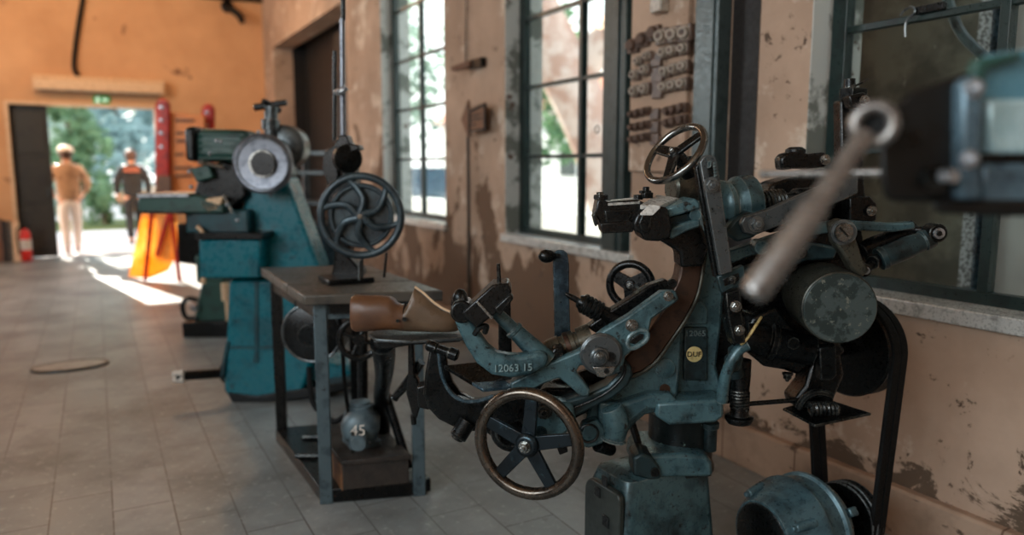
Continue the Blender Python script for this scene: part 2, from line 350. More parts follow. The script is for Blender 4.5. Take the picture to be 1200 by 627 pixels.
    def text(s, body, origin, ux, uy, size, ext):
        cu = bpy.data.curves.new('t', 'FONT'); cu.body = body; cu.size = size; cu.extrude = ext; cu.align_x = 'CENTER'; cu.align_y = 'CENTER'
        o = bpy.data.objects.new('t', cu); col.objects.link(o); dg = bpy.context.evaluated_depsgraph_get(); me = bpy.data.meshes.new_from_object(o.evaluated_get(dg))
        ux, uy = ux.normalized(), uy.normalized(); uz = ux.cross(uy)
        me.transform(Matrix(((ux.x, uy.x, uz.x, origin.x), (ux.y, uy.y, uz.y, origin.y), (ux.z, uy.z, uz.z, origin.z), (0, 0, 0, 1))))
        s.bm.from_mesh(me); bpy.data.objects.remove(o); bpy.data.curves.remove(cu); bpy.data.meshes.remove(me); return s
    def build(s, name, m, parent=None, bevel=0.0, ang=35, sub=0, seg=2):
        bm = s.bm
        if not parent:
            cs = [v.co for v in bm.verts]; org = V(((min(c.x for c in cs) + max(c.x for c in cs)) / 2, (min(c.y for c in cs) + max(c.y for c in cs)) / 2, min(c.z for c in cs)))
        else:
            org = world_loc(parent)
        bmesh.ops.recalc_face_normals(bm, faces=bm.faces[:])
        for v in bm.verts: v.co -= org
        me = bpy.data.meshes.new(name); bm.to_mesh(me); bm.free()
        for p in me.polygons: p.use_smooth = True
        me.set_sharp_from_angle(angle=math.radians(ang))
        me.materials.append(M[m] if isinstance(m, str) else m)
        o = bpy.data.objects.new(name, me); col.objects.link(o)
        if parent: o.parent = parent
        else: o.location = org
        if bevel:
            bv = o.modifiers.new('edge', 'BEVEL'); bv.width = bevel; bv.segments = seg; bv.limit_method = 'ANGLE'; bv.angle_limit = math.radians(40); bv.harden_normals = False
        if sub:
            sb = o.modifiers.new('sub', 'SUBSURF'); sb.levels = sub; sb.render_levels = sub
        return o
def world_loc(o):
    l = V((0, 0, 0))
    while o: l += o.location; o = o.parent
    return l
def thing(name, label, cat, loc, group=None):
    o = bpy.data.objects.new(name, None); col.objects.link(o); o.location = loc; o.empty_display_size = .1
    return tag(o, label, cat, group)
def tag(o, label, cat, group=None, kind=None):
    o['label'] = label; o['category'] = cat
    if group: o['group'] = group
    if kind: o['kind'] = kind
    return o
def struct(o): o['kind'] = 'structure'; return o
def azdir(deg): a = math.radians(deg); return V((math.sin(a), math.cos(a), 0))
PSD = math.degrees(PS)
X1 = V((1, 0, 0)); Y1 = V((0, 1, 0))

# ================================================================== SETTING
WX = 2.7; WP = 2.85; WO = 3.02; YB = 13.8; XL = -3.6; YN = -3.2; ZC = 4.6
struct(MB().b(XL - .2, WX + .3, YN - .2, YB + .25, -.12, 0).build('floor', 'floor'))
struct(MB().b(XL - .2, WX + .4, YN - .2, YB + .3, ZC, ZC + .15).build('ceiling', 'ceiling_plaster'))
# right wall with window openings and the deep dark doorway
ZW0, ZW1 = .94, 3.55
wins = [(.70, 2.265), (3.47, 5.0), (6.10, 7.73)]
rec = (8.97, 13.05, 3.38)
mb = MB(); y = YN - .2
for y0, y1 in wins:
    mb.b(WX, WO, y, y0, 0, ZC); mb.b(WX, WO, y0, y1, 0, ZW0); mb.b(WX, WO, y0, y1, ZW1, ZC); y = y1
mb.b(WX, WO, y, rec[0], 0, ZC); mb.b(WX, WO, rec[0], rec[1], rec[2], ZC); mb.b(WX, WO, rec[1], YB + .3, 0, ZC)
struct(mb.build('wall_right', 'wall'))
dl, dr = Bk(9, 122, YB), Bk(181, 127, YB); DZ = (dl.z + dr.z) / 2
mb = MB(); mb.b(XL - .2, dl.x, YB, YB + .25, 0, ZC); mb.b(dr.x, WX, YB, YB + .25, 0, ZC); mb.b(dl.x, dr.x, YB, YB + .25, DZ, ZC)
struct(mb.build('wall_back', 'wall_back'))
# left wall, unseen: openings added for the area lamps that fill from here
mb = MB(); y = YN - .2
lw = [(-2.7, -.5), (-.2, 2.0), (8.0, 10.4)]
for y0, y1 in lw:
    mb.b(XL - .2, XL, y, y0, 0, ZC); mb.b(XL - .2, XL, y0, y1, 0, 1.5); mb.b(XL - .2, XL, y0, y1, 4.0, ZC); y = y1
mb.b(XL - .2, XL, y, YB + .25, 0, ZC); struct(mb.build('wall_left', 'wall'))
struct(MB().b(XL - .2, WX + .3, YN - .2, YN, 0, ZC).build('wall_near', 'wall'))
# shallow alcove behind the doorway; a deep room's shade is put into its colour
mb = MB(); x0, x1 = WO, WO + .2
mb.b(x1, x1 + .1, rec[0] - .06, rec[1] + .06, 0, 3.8); mb.b(x0, x1, rec[0] - .06, rec[0], 0, 3.8); mb.b(x0, x1, rec[1], rec[1] + .06, 0, 3.8); mb.b(x0, x1 + .1, rec[0] - .06, rec[1] + .06, 3.7, 3.85); mb.b(x0 - .3, x1 + .1, rec[0] - .06, rec[1] + .06, -.1, 0.001)
struct(mb.build('trim_1', 'dark_wood_and_shade'))
d = thing('wooden_door', 'dark wooden leaf inside the tall dark doorway', 'door', (WX + .24, 9.6, 0))
mb = MB(); mb.b(WX + .22, WX + .28, 9.15, 10.25, 0, 3.2); mb.build('door_leaf', 'dark_wood_and_shade', d, .006)
for z0, z1 in ((.2, 1.1), (1.3, 2.1), (2.3, 3.0)): MB().b(WX + .2, WX + .23, 9.3, 10.1, z0, z1).build('raised_panel', 'dark_wood_and_shade', d, .012)
o = struct(MB().b(WX - .045, WX + .01, YN, rec[0] + .0, 0, .205).build('baseboard_right', 'plinth', None, .012))

# windows of the right wall
zb = [.955, .99, 1.517, 2.02, 2.51, 3.02, 3.52]
def window(name, y0, y1, mull, post=None):
    mb = MB(); a, c = WP - .025, WP + .025
    mb.b(a, c, y0, y1, ZW0, ZW0 + .05); mb.b(a, c, y0, y1, ZW1 - .05, ZW1)
    mb.b(a - .005, c, y1 - .075, y1, ZW0, ZW1); mb.b(a - .005, c, y0, y0 + .055, ZW0, ZW1)
    root = mb.build(name, 'window_green', None, .003); root['kind'] = 'structure'
    for m_ in mull: MB().b(a, c, m_ - .019, m_ + .019, ZW0 + .05, ZW1 - .05).build('mullion', 'window_green', root, .003)
    for z in zb[2:-1]: MB().b(a + .006, c - .006, y0 + .05, y1 - .07, z - .014, z + .014).build('glazing_bar', 'window_green', root, .003)
    MB().b(WP - .003, WP + .003, y0 + .03, y1 - .03, ZW0 + .03, ZW1 - .03).build('pane', 'glass', root)
    s = MB(); s.b(WX - .035, WP - .02, y0 - .03, y1 + .02, ZW0 - .055, ZW0 + .004); s.build('sill', 'grey_slab', root, .006)
    r = MB(); r.b(WX + .001, WO - .002, y1 - .006, y1 + .004, ZW0, ZW1); r.b(WX + .001, WO - .002, y0 - .004, y0 + .006, ZW0, ZW1); r.b(WX + .001, WO, y0, y1, ZW1 - .006, ZW1 + .004); r.build('reveal', 'reveal', root)
    return root
w1 = window('window_1', *wins[0], [1.55])
w2 = window('window_2', *wins[1], [4.2])
w3 = window('window_3', *wins[2], [6.97])
MB().b(WP + .0, WO - .01, wins[0][0], wins[0][1], ZW0 + .0, ZW0 + .02).build('outer_sill', 'concrete_grey', w1)
# steel upright in front of window 2, with a hook
t = thing('steel_upright', 'thick dark green steel upright standing in the middle window, beside its right edge', 'post', (WX + .05, 3.66, ZW0))
MB().b(WX - .0, WX + .1, 3.55, 3.77, ZW0 + .004, 3.5).build('upright', 'upright_green', t, .006)
MB().b(WX - .012, WX - .0, 3.61, 3.65, ZW0 + .01, 3.5).build('flange', 'upright_green', t, .002)
p = Wl(707, 151, WX - .03); MB().torus((WX - .02, 3.79, p.z), X1, .022, .004, 24, 8).build('hook_ring', 'iron', t)
struct(MB().b(WX - .004, WX + .01, 2.55, 2.72, .9, 3.5).build('trim_2', 'dark_wood_and_shade'))
# a hooked pull on the near window
t = thing('window_hook', 'small steel hook hanging from the top bar of the near window', 'hook', Wl(1062, 14, WP - .04))
mb = MB(); q = WP - .045
mb.tube([Wl(1055, 18, q), Wl(1060, 12, q), Wl(1068, 8, q), Wl(1072, 14, q), Wl(1064, 22, q), Wl(1061, 30, q), Wl(1061, 43, q)], .005, 8); mb.build('rod', 'iron_grey', t)
MB().box(Wl(1090, 10, q + .02), (.03, .12, .03)).build('latch', 'iron_black', t, .004)
# curved grey conduit outside near window
mb = MB(); q = WP + .16
pts = [Wl(1108, -10, q), Wl(1117, 18, q), Wl(1126, 38, q), Wl(1142, 56, q), Wl(1165, 75, q), Wl(1200, 92, q), Wl(1240, 100, q)]
cbl = mb.tube(pts, .02, 12).build('flexible_conduit', 'conduit'); tag(cbl, 'ribbed grey hose curving down outside the near window', 'hose')
# ------------------------------------------------------------------ outside the windows
struct(MB().b(WO, 60, -30, 60, -.2, -.06).build('ground', 'paving_outside'))
struct(MB().b(-60, WO, YB + .25, 60, -.2, -.06).build('path', 'paving_outside'))
struct(MB().b(dl.x - .2, dr.x + .3, YB, YB + .6, -.1, 0.0).build('trim_3', 'paving_outside'))
sw = 3.75
a = Wl(1147, 60, sw).y
o = MB().b(sw, sw + .4, a, 4.0, -.1, 4.6).build('stone_outbuilding', 'stone_wall'); tag(o, 'dark stone wall close outside the near window', 'wall')
b0 = Wl(1166, 60, sw).y
o = MB().b(sw - .02, sw + .4, b0, a, -.1, 4.6).build('roughcast_pier', 'roughcast'); tag(o, 'pale speckled roughcast pier outside the near window', 'pier')
o = MB().cyl((sw - .08, b0 - .07, -.1), (sw - .08, b0 - .07, 4.6), .045).build('drainpipe', 'steel_blue'); tag(o, 'grey blue drainpipe beside the speckled pier', 'pipe')
o = MB().b(sw + .05, sw + .4, b0 - 2.5, b0 - .002, -.1, 4.6).build('rendered_wall', 'facade'); tag(o, 'pale rendered wall right of the drainpipe outside', 'wall')

def leaves(n, c, r, size, flat=1.0, seed=1):
    rnd = random.Random(seed); mb = MB(); c = V(c); blobs = []
    for i in range(14): blobs.append((V((rnd.gauss(0, .5), rnd.gauss(0, .5), rnd.gauss(0, .5))), rnd.uniform(.3, .6)))
    for i in range(n):
        o_, br = rnd.choice(blobs); d = V((rnd.gauss(0, 1), rnd.gauss(0, 1), rnd.gauss(0, 1))).normalized() * br * rnd.uniform(.6, 1)
        q = o_ + d
        p = c + V((q.x * r[0], q.y * r[1], q.z * r[2]))
        a = V((rnd.gauss(0, 1), rnd.gauss(0, 1), rnd.gauss(0, .6))).normalized(); u, w, _ = frame_of(a); s_ = size * rnd.uniform(.6, 1.4)
        mb.face([mb.bm.verts.new(p + u * s_), mb.bm.verts.new(p + w * s_ * .5), mb.bm.verts.new(p - u * s_), mb.bm.verts.new(p - w * s_ * .5)])
    return mb
def tree(label, x, y, h, r, leaf, seed, n=1500, bark='bark_dark', size=.16):
    t = thing('garden_tree', label, 'tree', (x, y, -.06), 'trees in the garden outside')
    leaves(n, (x, y, h * .62), (r, r, h * .42), size, seed=seed).build('crown', leaf, t)
    MB().tube([(x, y, -.06), (x + .1, y, h * .3), (x - .05, y + .1, h * .7)], [.16, .12, .05], 8).build('trunk', bark, t)
    return t
tree('grey green tree filling the left of the open doorway', -2.4, 28, 7, 2.2, 'leaf_grey', 1, 3200, size=.2)
tree('blue green spreading tree behind the walking man in tan', .9, 34, 7, 2.5, 'leaf_blue', 2, 3200, size=.22)
tree('pale sunlit tree above the man in dark clothes', 3.6, 42, 9.5, 3.0, 'leaf_pale', 3, 1600)
tree('darker green conifer behind the tan man seen through the doorway', -.5, 25, 3.8, .7, 'leaf_green', 4, 1100)
tree('tall pale grey tree furthest back beyond the doorway', .2, 62, 15, 9, 'leaf_grey', 5, 7000, size=.55)
def bush(label, x, y, r, h, leaf, seed):
    t = thing('garden_bush', label, 'bush', (x, y, -.06), 'bushes on the grass verge'); leaves(800, (x, y, h * .5), (r, r, h * .5), .09, seed=seed).build('foliage', leaf, t); MB().tube([(x, y, -.06), (x, y, h * .5)], .04, 6).build('stem', 'bark_dark', t)
bush('round dark green bush low between the two walking men', .15, 21.6, .4, 1.1, 'leaf_green', 11)
bush('grey green bush low at the left edge of the doorway view', -1.35, 22.5, .7, 1.0, 'leaf_grey', 12)
bush('yellowish bush beside the legs of the man in dark clothes', 1.05, 21.2, .45, .9, 'leaf_warm', 13)
o = MB().b(-12, 14, 20.2, 23.8, -.06, -.02).build('grass_verge', 'grass'); tag(o, 'low strip of grass along the far side of the outdoor path', 'grass', kind='stuff')
# beyond windows 2 and 3
t = thing('plane_tree', 'large leaning tree with peeling pinkish bark outside the middle window', 'tree', (8.2, 11.6, -.06))
MB().tube([(8.9, 11.9, -.06), (8.6, 11.9, 1.4), (8.0, 12.2, 3.0), (7.0, 12.8, 5.2), (6.2, 13.2, 7.5)], [.5, .48, .5, .5, .4], 16).build('trunk', 'bark', t)
MB().tube([(8.0, 12.2, 3.0), (8.8, 11.2, 4.6), (9.6, 10.6, 6.8)], [.34, .3, .22], 12).build('bough', 'bark', t)
leaves(1200, (7.5, 12.6, 7.6), (4, 4, 2.2), .22, seed=21).build('crown', 'leaf_pale', t)
tree('green tree seen low through the left panes of the middle window', 11.5, 19.5, 5.0, 1.6, 'leaf_green', 22, 1200)
tree('pale tree seen through the far window', 7.5, 21.5, 6.5, 2.0, 'leaf_grey', 23, 1400)
t = thing('white_house', 'long white building with tiled roof seen through the middle and far windows', 'building', (22, 24, -.06))
mb = MB(); mb.b(20, 24, 12, 46, -.06, 4.2); mb.build('facade_wall', 'facade', t)
MB().poly([V((19.5, 11.5, 4.2)), V((24.5, 11.5, 4.2)), V((22, 11.5, 5.8))], V((0, 35, 0))).build('roof', 'roof_tile', t)
for y in (15, 20, 25, 30, 36): MB().b(19.93, 20.02, y, y + 1.3, 1, 2.6).build('window', 'window_green', t)
o = MB().b(6.2, 6.5, 8.2, 16, -.06, .75).build('low_garden_wall', 'facade', None, .01); tag(o, 'low white wall in the yard outside the middle window', 'wall')
t = thing('parked_car', 'teal car parked beyond the far window', 'car', (7.2, 18.0, -.06))
prof = [(-2.0, .3), (-2.0, .75), (-1.5, .9), (-.9, 1.4), (.6, 1.42), (1.3, .95), (2.0, .85), (2.0, .3)]
MB().poly([V((6.4, 18 + a_, b_)) for a_, b_ in prof], V((1.6, 0, 0))).build('car_body', 'steel_blue', t, .06)
for a_ in (-1.2, 1.2): 
    for x_ in (6.4, 7.85): MB().cyl((x_, 18 + a_, .28), (x_ + .16, 18 + a_, .28), .33).build('wheel', 'rubber', t)

# ================================================================== BACK WALL THINGS
r = struct(MB().b(dl.x, dl.x + (Bk(54, 122, YB).x - dl.x), YB + .1, YB + .16, .02, DZ).build('door_1', 'door_dark', None, .006))
for z in (.1, .85, 1.6): MB().b(dl.x + .05, Bk(54, 122, YB).x - .05, YB + .085, YB + .105, z + .03, z + .68).build('panel', 'door_dark', r, .01)
MB().box((Bk(54, 122, YB).x - .06, YB + .06, 1.05), (.03, .06, .14)).build('door_handle', 'iron_grey', r, .006)
mb = MB(); mb.b(dl.x - .05, dl.x, YB - .03, YB + .1, 0, DZ + .05); mb.b(dr.x, dr.x + .05, YB - .03, YB + .1, 0, DZ + .05); mb.b(dl.x, dr.x, YB - .03, YB + .1, DZ, DZ + .05)
struct(mb.build('trim_4', 'cream_paint', None, .005))
a, c = Bk(40, 88, YB), Bk(190, 95, YB); z1 = (a.z + c.z) / 2; z0 = (Bk(40, 106, YB).z + Bk(190, 112, YB).z) / 2
t = thing('air_curtain', 'long cream air curtain unit mounted above the open doorway', 'air curtain', ((a.x + c.x) / 2, YB - .1, z0))
MB().poly([V((a.x, YB - .001, z1)), V((a.x, YB - .14, z1)), V((a.x, YB - .2, z1 - .08)), V((a.x, YB - .2, z0 + .02)), V((a.x, YB - .17, z0)), V((a.x, YB - .001, z0))], V((c.x - a.x, 0, 0))).build('casing', 'cream_paint', t, .012)
MB().b(a.x + .05, c.x - .05, YB - .17, YB - .06, z0 - .012, z0 + .004).build('outlet_grille', 'iron_grey', t, .002)
MB().b(a.x - .02, a.x + .01, YB - .18, YB - .002, z0, z1 - .01).build('end_cap', 'cream_paint', t, .006)
MB().b(c.x - .01, c.x + .02, YB - .18, YB - .002, z0, z1 - .01).build('end_cap', 'cream_paint', t, .006)
e0, e1 = Bk(109, 112, YB), Bk(129, 122, YB)
t = thing('exit_sign', 'small green running man exit sign between the air curtain and doorway', 'sign', ((e0.x + e1.x) / 2, YB - .02, e1.z))
MB().b(e0.x, e1.x, YB - .03, YB - .001, e1.z, e0.z).build('plate', 'exit_green', t, .004)
w_, h_ = e1.x - e0.x, e0.z - e1.z; ex = e0.x; ez = e1.z; mb = MB(); yy = YB - .034
mb.b(ex + .06 * w_, ex + .44 * w_, yy, yy + .005, ez + .1 * h_, ez + .16 * h_)
mb.ball((ex + .28 * w_, yy, ez + .78 * h_), .012 * 1.2); 
for q0, q1 in (((.27, .68), (.24, .42)), ((.24, .42), (.34, .30)), ((.34, .30), (.32, .16)), ((.24, .42), (.16, .28)), ((.27, .62), (.38, .52)), ((.27, .62), (.16, .56))):
    mb.cyl((ex + q0[0] * w_, yy, ez + q0[1] * h_), (ex + q1[0] * w_, yy, ez + q1[1] * h_), .008, n=8)
mb.build('running_figure', 'exit_white', t)
mb = MB(); mb.b(ex + .62 * w_, ex + .9 * w_, yy, yy + .005, ez + .42 * h_, ez + .56 * h_); mb.poly([V((ex + .55 * w_, yy, ez + .49 * h_)), V((ex + .7 * w_, yy, ez + .2 * h_)), V((ex + .7 * w_, yy, ez + .78 * h_))], V((0, .005, 0))); mb.build('arrow', 'exit_white', t)
mb = MB(); q = YB - .04
o = mb.tube([Bk(98, -14, q), Bk(97, 0, q), Bk(92, 30, q), Bk(88, 60, q), Bk(87, 80, q), Bk(92, 89, q)], .035, 10).build('power_cable', 'rubber'); tag(o, 'thick black cable hanging down the orange wall to the air curtain', 'cable')
mb = MB(); q = YB - .06
o = mb.tube([Bk(228, -6, q), Bk(270, -2, q), Bk(300, 0, q), Bk(310, 4, q), Bk(313, 22, q), Bk(311, 36, q)], .04, 10).build('wall_conduit', 'iron_black'); tag(o, 'black conduit bending down in the top corner of the orange wall', 'pipe')
t = thing('wall_lamp_bracket', 'dark curved bracket high on the orange wall near the corner', 'bracket', Bk(275, 15, YB - .03))
MB().tube([Bk(264, 6, YB - .02), Bk(270, 10, YB - .1), Bk(280, 18, YB - .16), Bk(284, 26, YB - .2)], [.07, .06, .055, .05], 10).build('arm', 'iron_black', t)
MB().lathe(Bk(266, 8, YB), -Y1, [(0, .1), (.03, .1), (.05, .06)]).build('rose', 'iron_black', t)
# extinguisher and boards beside the door
q = Bk(31, 299, YB - .25)
ex_ = V((q.x, YB - .2, 0)); t = thing('fire_extinguisher', 'red fire extinguisher standing beside the dark door leaf', 'fire extinguisher', ex_)
MB().lathe(ex_, Z, [(0, .06), (.02, .075), (.42, .075), (.48, .05), (.5, .03)]).build('cylinder', 'red_extinguisher', t)
MB().lathe(ex_ + V((0, 0, .5)), Z, [(0, .03), (.04, .03)]).box(ex_ + V((.03, 0, .56)), (.12, .03, .02)).box(ex_ + V((.04, 0, .6)), (.12, .03, .015)).build('valve_handle', 'iron_black', t)
MB().tube([ex_ + V((-.02, 0, .53)), ex_ + V((-.1, -.02, .48)), ex_ + V((-.09, -.04, .2)), ex_ + V((-.085, -.02, .12))], .012, 8).build('hose', 'rubber', t)
MB().lathe(ex_ + V((0, 0, .18)), Z, [(0, .0765), (.16, .0765)]).build('paper_band', 'white_paint', t)
for i, (px, w_, h_, m_, lb) in enumerate([(22.5, .05, .6, 'cream_paint', 'narrow cream board leaning by the extinguisher'), (18.5, .06, .58, 'cream_paint', 'cream board second from the red extinguisher against the orange wall'), (13, .05, .62, 'bench_wood', 'grey brown board third from the red extinguisher'), (7, .06, .63, 'dark_wood_and_shade', 'dark brown board fourth from the red extinguisher, beside the door jamb'), (0, .09, .66, 'sign_wood', 'brown plank furthest left against the orange wall')]):
    x = Bk(px, 299, YB - .15).x
    o = MB().poly([V((x - w_ / 2, YB - .14, 0)), V((x + w_ / 2, YB - .14, 0)), V((x + w_ / 2, YB - .04, h_)), V((x - w_ / 2, YB - .04, h_))], V((0, -.035, 0))).build('leaning_board', m_, None, .004)
    tag(o, lb, 'board', 'boards leaning by the door')

# ================================================================== RIGHT WALL THINGS
# arrow sign on a pole
ps = Wl(550, 345, WX - .06); t = thing('arrow_sign', 'brown wooden arrow sign on a thin black pole by the stained pillar', 'sign', (WX - .06, ps.y, 0))
zt = Wl(551, 153, WX - .06).z
MB().cyl((WX - .06, ps.y, 0), (WX - .06, ps.y, zt), .013).build('pole', 'iron_black', t)
MB().lathe((WX - .06, ps.y, 0), Z, [(0, .055), (.015, .055), (.03, .02)]).build('foot', 'iron_black', t)
ap = [(540, 140), (548, 117), (549, 128), (568, 120), (568, 152), (550, 155), (548, 162)]
MB().poly([Wl(x, y, WX - .08) for x, y in ap], V((.02, 0, 0))).build('arrow_board', 'sign_wood', t, .003)
fr_ = [(550, 131), (568, 122), (568, 151), (550, 154)]
mb = MB(); pf = [Wl(x, y, WX - .085) for x, y in fr_]
for a_, b_ in zip(pf, pf[1:] + pf[:1]): mb.tube([a_, b_], .009, 6)
mb.build('dark_border', 'dark_wood_and_shade', t)
mb = MB(); 
for yy_, l in ((136, 10), (141, 13), (147, 5)): 
    a_, b_ = Wl(552, yy_, WX - .082), Wl(552 + l, yy_ - l * .2, WX - .082); mb.tube([a_, b_], .006, 6)
mb.build('lettering', 'dark_wood_and_shade', t)
t = thing('wall_bracket', 'small wooden bracket bar fixed high on the pillar above the arrow sign', 'bracket', Wl(552, 76, WX - .03))
a_, b_ = Wl(534, 79, WX - .1), Wl(556, 74, WX - .02); MB().poly([a_, Wl(556, 71, WX - .02), Wl(556, 79, WX - .02), Wl(536, 84, WX - .1)], V((-.05, .0, 0))).build('bar', 'sign_wood', t, .003)
MB().b(WX - .05, WX, Wl(570, 75, WX).y, Wl(555, 75, WX).y, Wl(560, 78, WX).z - .02, Wl(560, 70, WX).z).build('wall_plate', 'iron', t, .003)
o = MB().tube([Wl(546, 76, WX - .02), Wl(546, 30, WX - .02), Wl(547, -20, WX - .02)], .007, 6).build('hanging_wire', 'iron_black'); tag(o, 'thin dark wire running up the pillar from the wooden bracket', 'wire')

# fuse board
fx = WX - .035
fb = thing('fuse_board', 'tall pinkish fuse board crowded with white ceramic fuse holders', 'fuse board', (WX - .02, 3.2, 1.45))
MB().b(fx, WX - .004, 2.995, 3.455, 1.42, 2.75).build('backboard', 'wall', fb, .004)
def fuse(px, py, cap, r=.03):
    p = Wl(px, py, fx); 
    b_ = MB().box(p + V((-.012, 0, 0)), (.03, r * 2.5, r * 2.3)).build('fuse_holder', 'ceramic_brown', fb, .004)
    c_ = MB().lathe(p + V((-.02, 0, 0)), V((-1, -.4, -.05)), [(0, r), (.016, r), (.02, r * .84), (.042, r * .78), (.046, r * .66), (.046, r * .42)], 16)
    c_.build('fuse_cap', cap, b_)
    MB().lathe(p + V((-.02, 0, 0)) + V((-1, -.4, -.05)).normalized() * .044, V((-1, -.4, -.05)), [(0, r * .44), (.0035, r * .42)], 14).build('fuse_hollow', 'ceramic_brown', b_)  # brown disc put in for the shaded hollow of the cap
for py0, py1, xs, cap, r in [(54, 39, (745, 757, 770), 'ceramic_brown', .034), (43, 39, (779, 793, 807), 'ceramic', .036), (72, 66, (752, 763), 'ceramic', .022), (62, 57, (782, 792, 805), 'ceramic', .027), (88, 82, (748, 760), 'ceramic', .027), (84, 78, (784, 794, 805), 'ceramic', .027), (107, 104, (748, 760), 'ceramic', .028), (102, 98, (783, 793, 804), 'ceramic', .027), (134, 130, (745, 752, 760), 'ceramic_brown', .019), (149, 146, (745, 752, 760), 'ceramic_brown', .019), (163, 160, (745, 752, 760), 'ceramic_brown', .019), (130, 126, (786, 794, 803), 'ceramic_brown', .021), (144, 140, (786, 794, 803), 'ceramic_brown', .021)]:
    for i, x in enumerate(xs): fuse(x, py0 + (py1 - py0) * i / max(1, len(xs) - 1), cap, r)
MB().box(Wl(778, 4, fx) + V((-.03, 0, 0)), (.06, .09, .1)).build('meter_box', 'ceramic', fb, .008)
for (px, py, w_, h_) in [(772, 70, .08, .075), (773, 88, .09, .08), (773, 106, .08, .085), (770, 134, .07, .06), (770, 149, .07, .06), (770, 163, .07, .06)]:
    MB().box(Wl(px, py, fx) + V((-.012, 0, 0)), (.024, w_, h_)).build('terminal_block', 'ceramic_brown', fb, .004)
t = thing('cable_duct', 'grey green steel duct upright right of the fuse board', 'duct', (WX - .05, 2.8, .21))
MB().b(WX - .09, WX - .004, 2.725, 2.885, .21, ZC - .01).build('channel', 'post_green', t, .006)
MB().b(WX - .1, WX - .085, 2.75, 2.86, .3, ZC - .1).build('cover_strip', 'post_green', t, .003)

# manhole in the floor
mc = (Fl(40, 430) + Fl(125, 430)) / 2; mc.z = 0
t = thing('floor_hatch', 'oval steel cover plate set in the tiled floor', 'floor cover', mc)
pts = [mc + V((math.cos(k * PI / 16) * .24, math.sin(k * PI / 16) * .14, .002)) for k in range(32)]
MB().poly(pts, V((0, 0, .012))).build('plate', 'hatch', t, .003)
mb = MB(); mb.tube([p + V((0, 0, .004)) for p in pts] + [pts[0] + V((0, 0, .004))], .011, 8, False); mb.build('rim', 'iron', t)

# ================================================================== helper shapes for machines
def handwheel(parent, c, axis, R, r, nsp, mat_rim, mat_sp, hub_r, sp_w, phase=0, curved=0, name='handwheel', sq=1.0, hub_off=0):
    U, W_, A = frame_of(axis); c = V(c); mb = MB()
    for k in range(nsp):
        a = phase + 2 * PI * k / nsp; d = U * math.cos(a) + W_ * math.sin(a); e = -U * math.sin(a) + W_ * math.cos(a)
        if curved:
            mb.tube([c + d * hub_r * .6 + A * hub_off, c + d * R * .4 + e * R * curved + A * hub_off * .7, c + d * R * .75 + e * R * curved * .3 , c + d * (R - r * .5) - e * R * curved * .6], [sp_w * 1.2, sp_w, sp_w, sp_w * .8], 10)
        else:
            p0, p1 = c + A * hub_off, c + d * (R - r * .4)
            mb.poly([p0 + e * sp_w * 1.25 - A * sp_w * .45, p1 + e * sp_w - A * sp_w * .35, p1 - e * sp_w - A * sp_w * .35, p0 - e * sp_w * 1.25 - A * sp_w * .45], A * sp_w * .8)
    mb.lathe(c + A * (hub_off - hub_r * .7), A, [(0, hub_r * .75), (hub_r * .25, hub_r), (hub_r * 1.2, hub_r), (hub_r * 1.5, hub_r * .8)], 24)
    w = mb.build(name, mat_sp, parent, .003)
    MB().torus(c, axis, R, r, 64, 14, sq).build('rim', mat_rim, w)
    MB().bolt(c + A * (hub_off - hub_r * .7), -A, hub_r * .5, hub_r * .6).build('axle_nut', 'steel', w)
    return w
def bolts(parent, spec, D, m='steel'):
    for x, y, r in spec: MB().bolt(P(x, y, D), -N, r * S(D), r * S(D) * 1.0).build('bolt', m, parent)
def spanz(K, ax, px):
    """walk from K along ax until its picture column is px"""
    lo, hi = 0.0, 3.0
    def col_(t):
        v = K + ax * t - CAM; return CX + F * v.dot(RT) / v.dot(FW)
    up = col_(hi) > col_(lo)
    for _ in range(40):
        m_ = (lo + hi) / 2
        if (col_(m_) < px) == up: lo = m_
        else: hi = m_
    return lo
#M0
# ================================================================== MAIN MACHINE
K = P(735, 566, 2.15); K.z = 0
mw = spanz(V((K.x, K.y, P(735, 566, 2.15).z)), Y1, 690); mr = spanz(V((K.x, K.y, P(735, 566, 2.15).z)), X1, 836)
ztop = P(735, 563, 2.15).z
mm = thing('lathe_machine', 'large worn teal and black iron workshop machine standing on a teal pedestal', 'machine', (K.x + mr / 2, K.y + mw / 2, 0))
G = lambda name, mb, m, bevel=.004, parent=None, **k: mb.build(name, m, parent or mm, bevel, **k)
# pedestal
mb = MB(); fl = .02
def ring(z, g, r=.035):
    pts = []; x0, x1, y0, y1 = K.x - g, K.x + mr + g, K.y - g, K.y + mw + g
    for cx_, cy_, a0 in ((x1 - r, y1 - r, 0), (x0 + r, y1 - r, 90), (x0 + r, y0 + r, 180), (x1 - r, y0 + r, 270)):
        for i in range(7):
            a = math.radians(a0 + i * 15); pts.append(mb.bm.verts.new((cx_ + r * math.cos(a), cy_ + r * math.sin(a), z)))
    return pts
rs = [ring(0, .07), ring(.05, .07), ring(.075, .03), ring(.3, .012), ring(ztop - .06, 0), ring(ztop - .02, -.012), ring(ztop, -.045)]
for a, b_ in zip(rs, rs[1:]):
    for i in range(len(a)): mb.face([a[i], a[(i + 1) % len(a)], b_[(i + 1) % len(a)], b_[i]])
mb.face(rs[0][::-1]); mb.face(rs[-1]); ped = G('pedestal', mb, 'teal', 0)
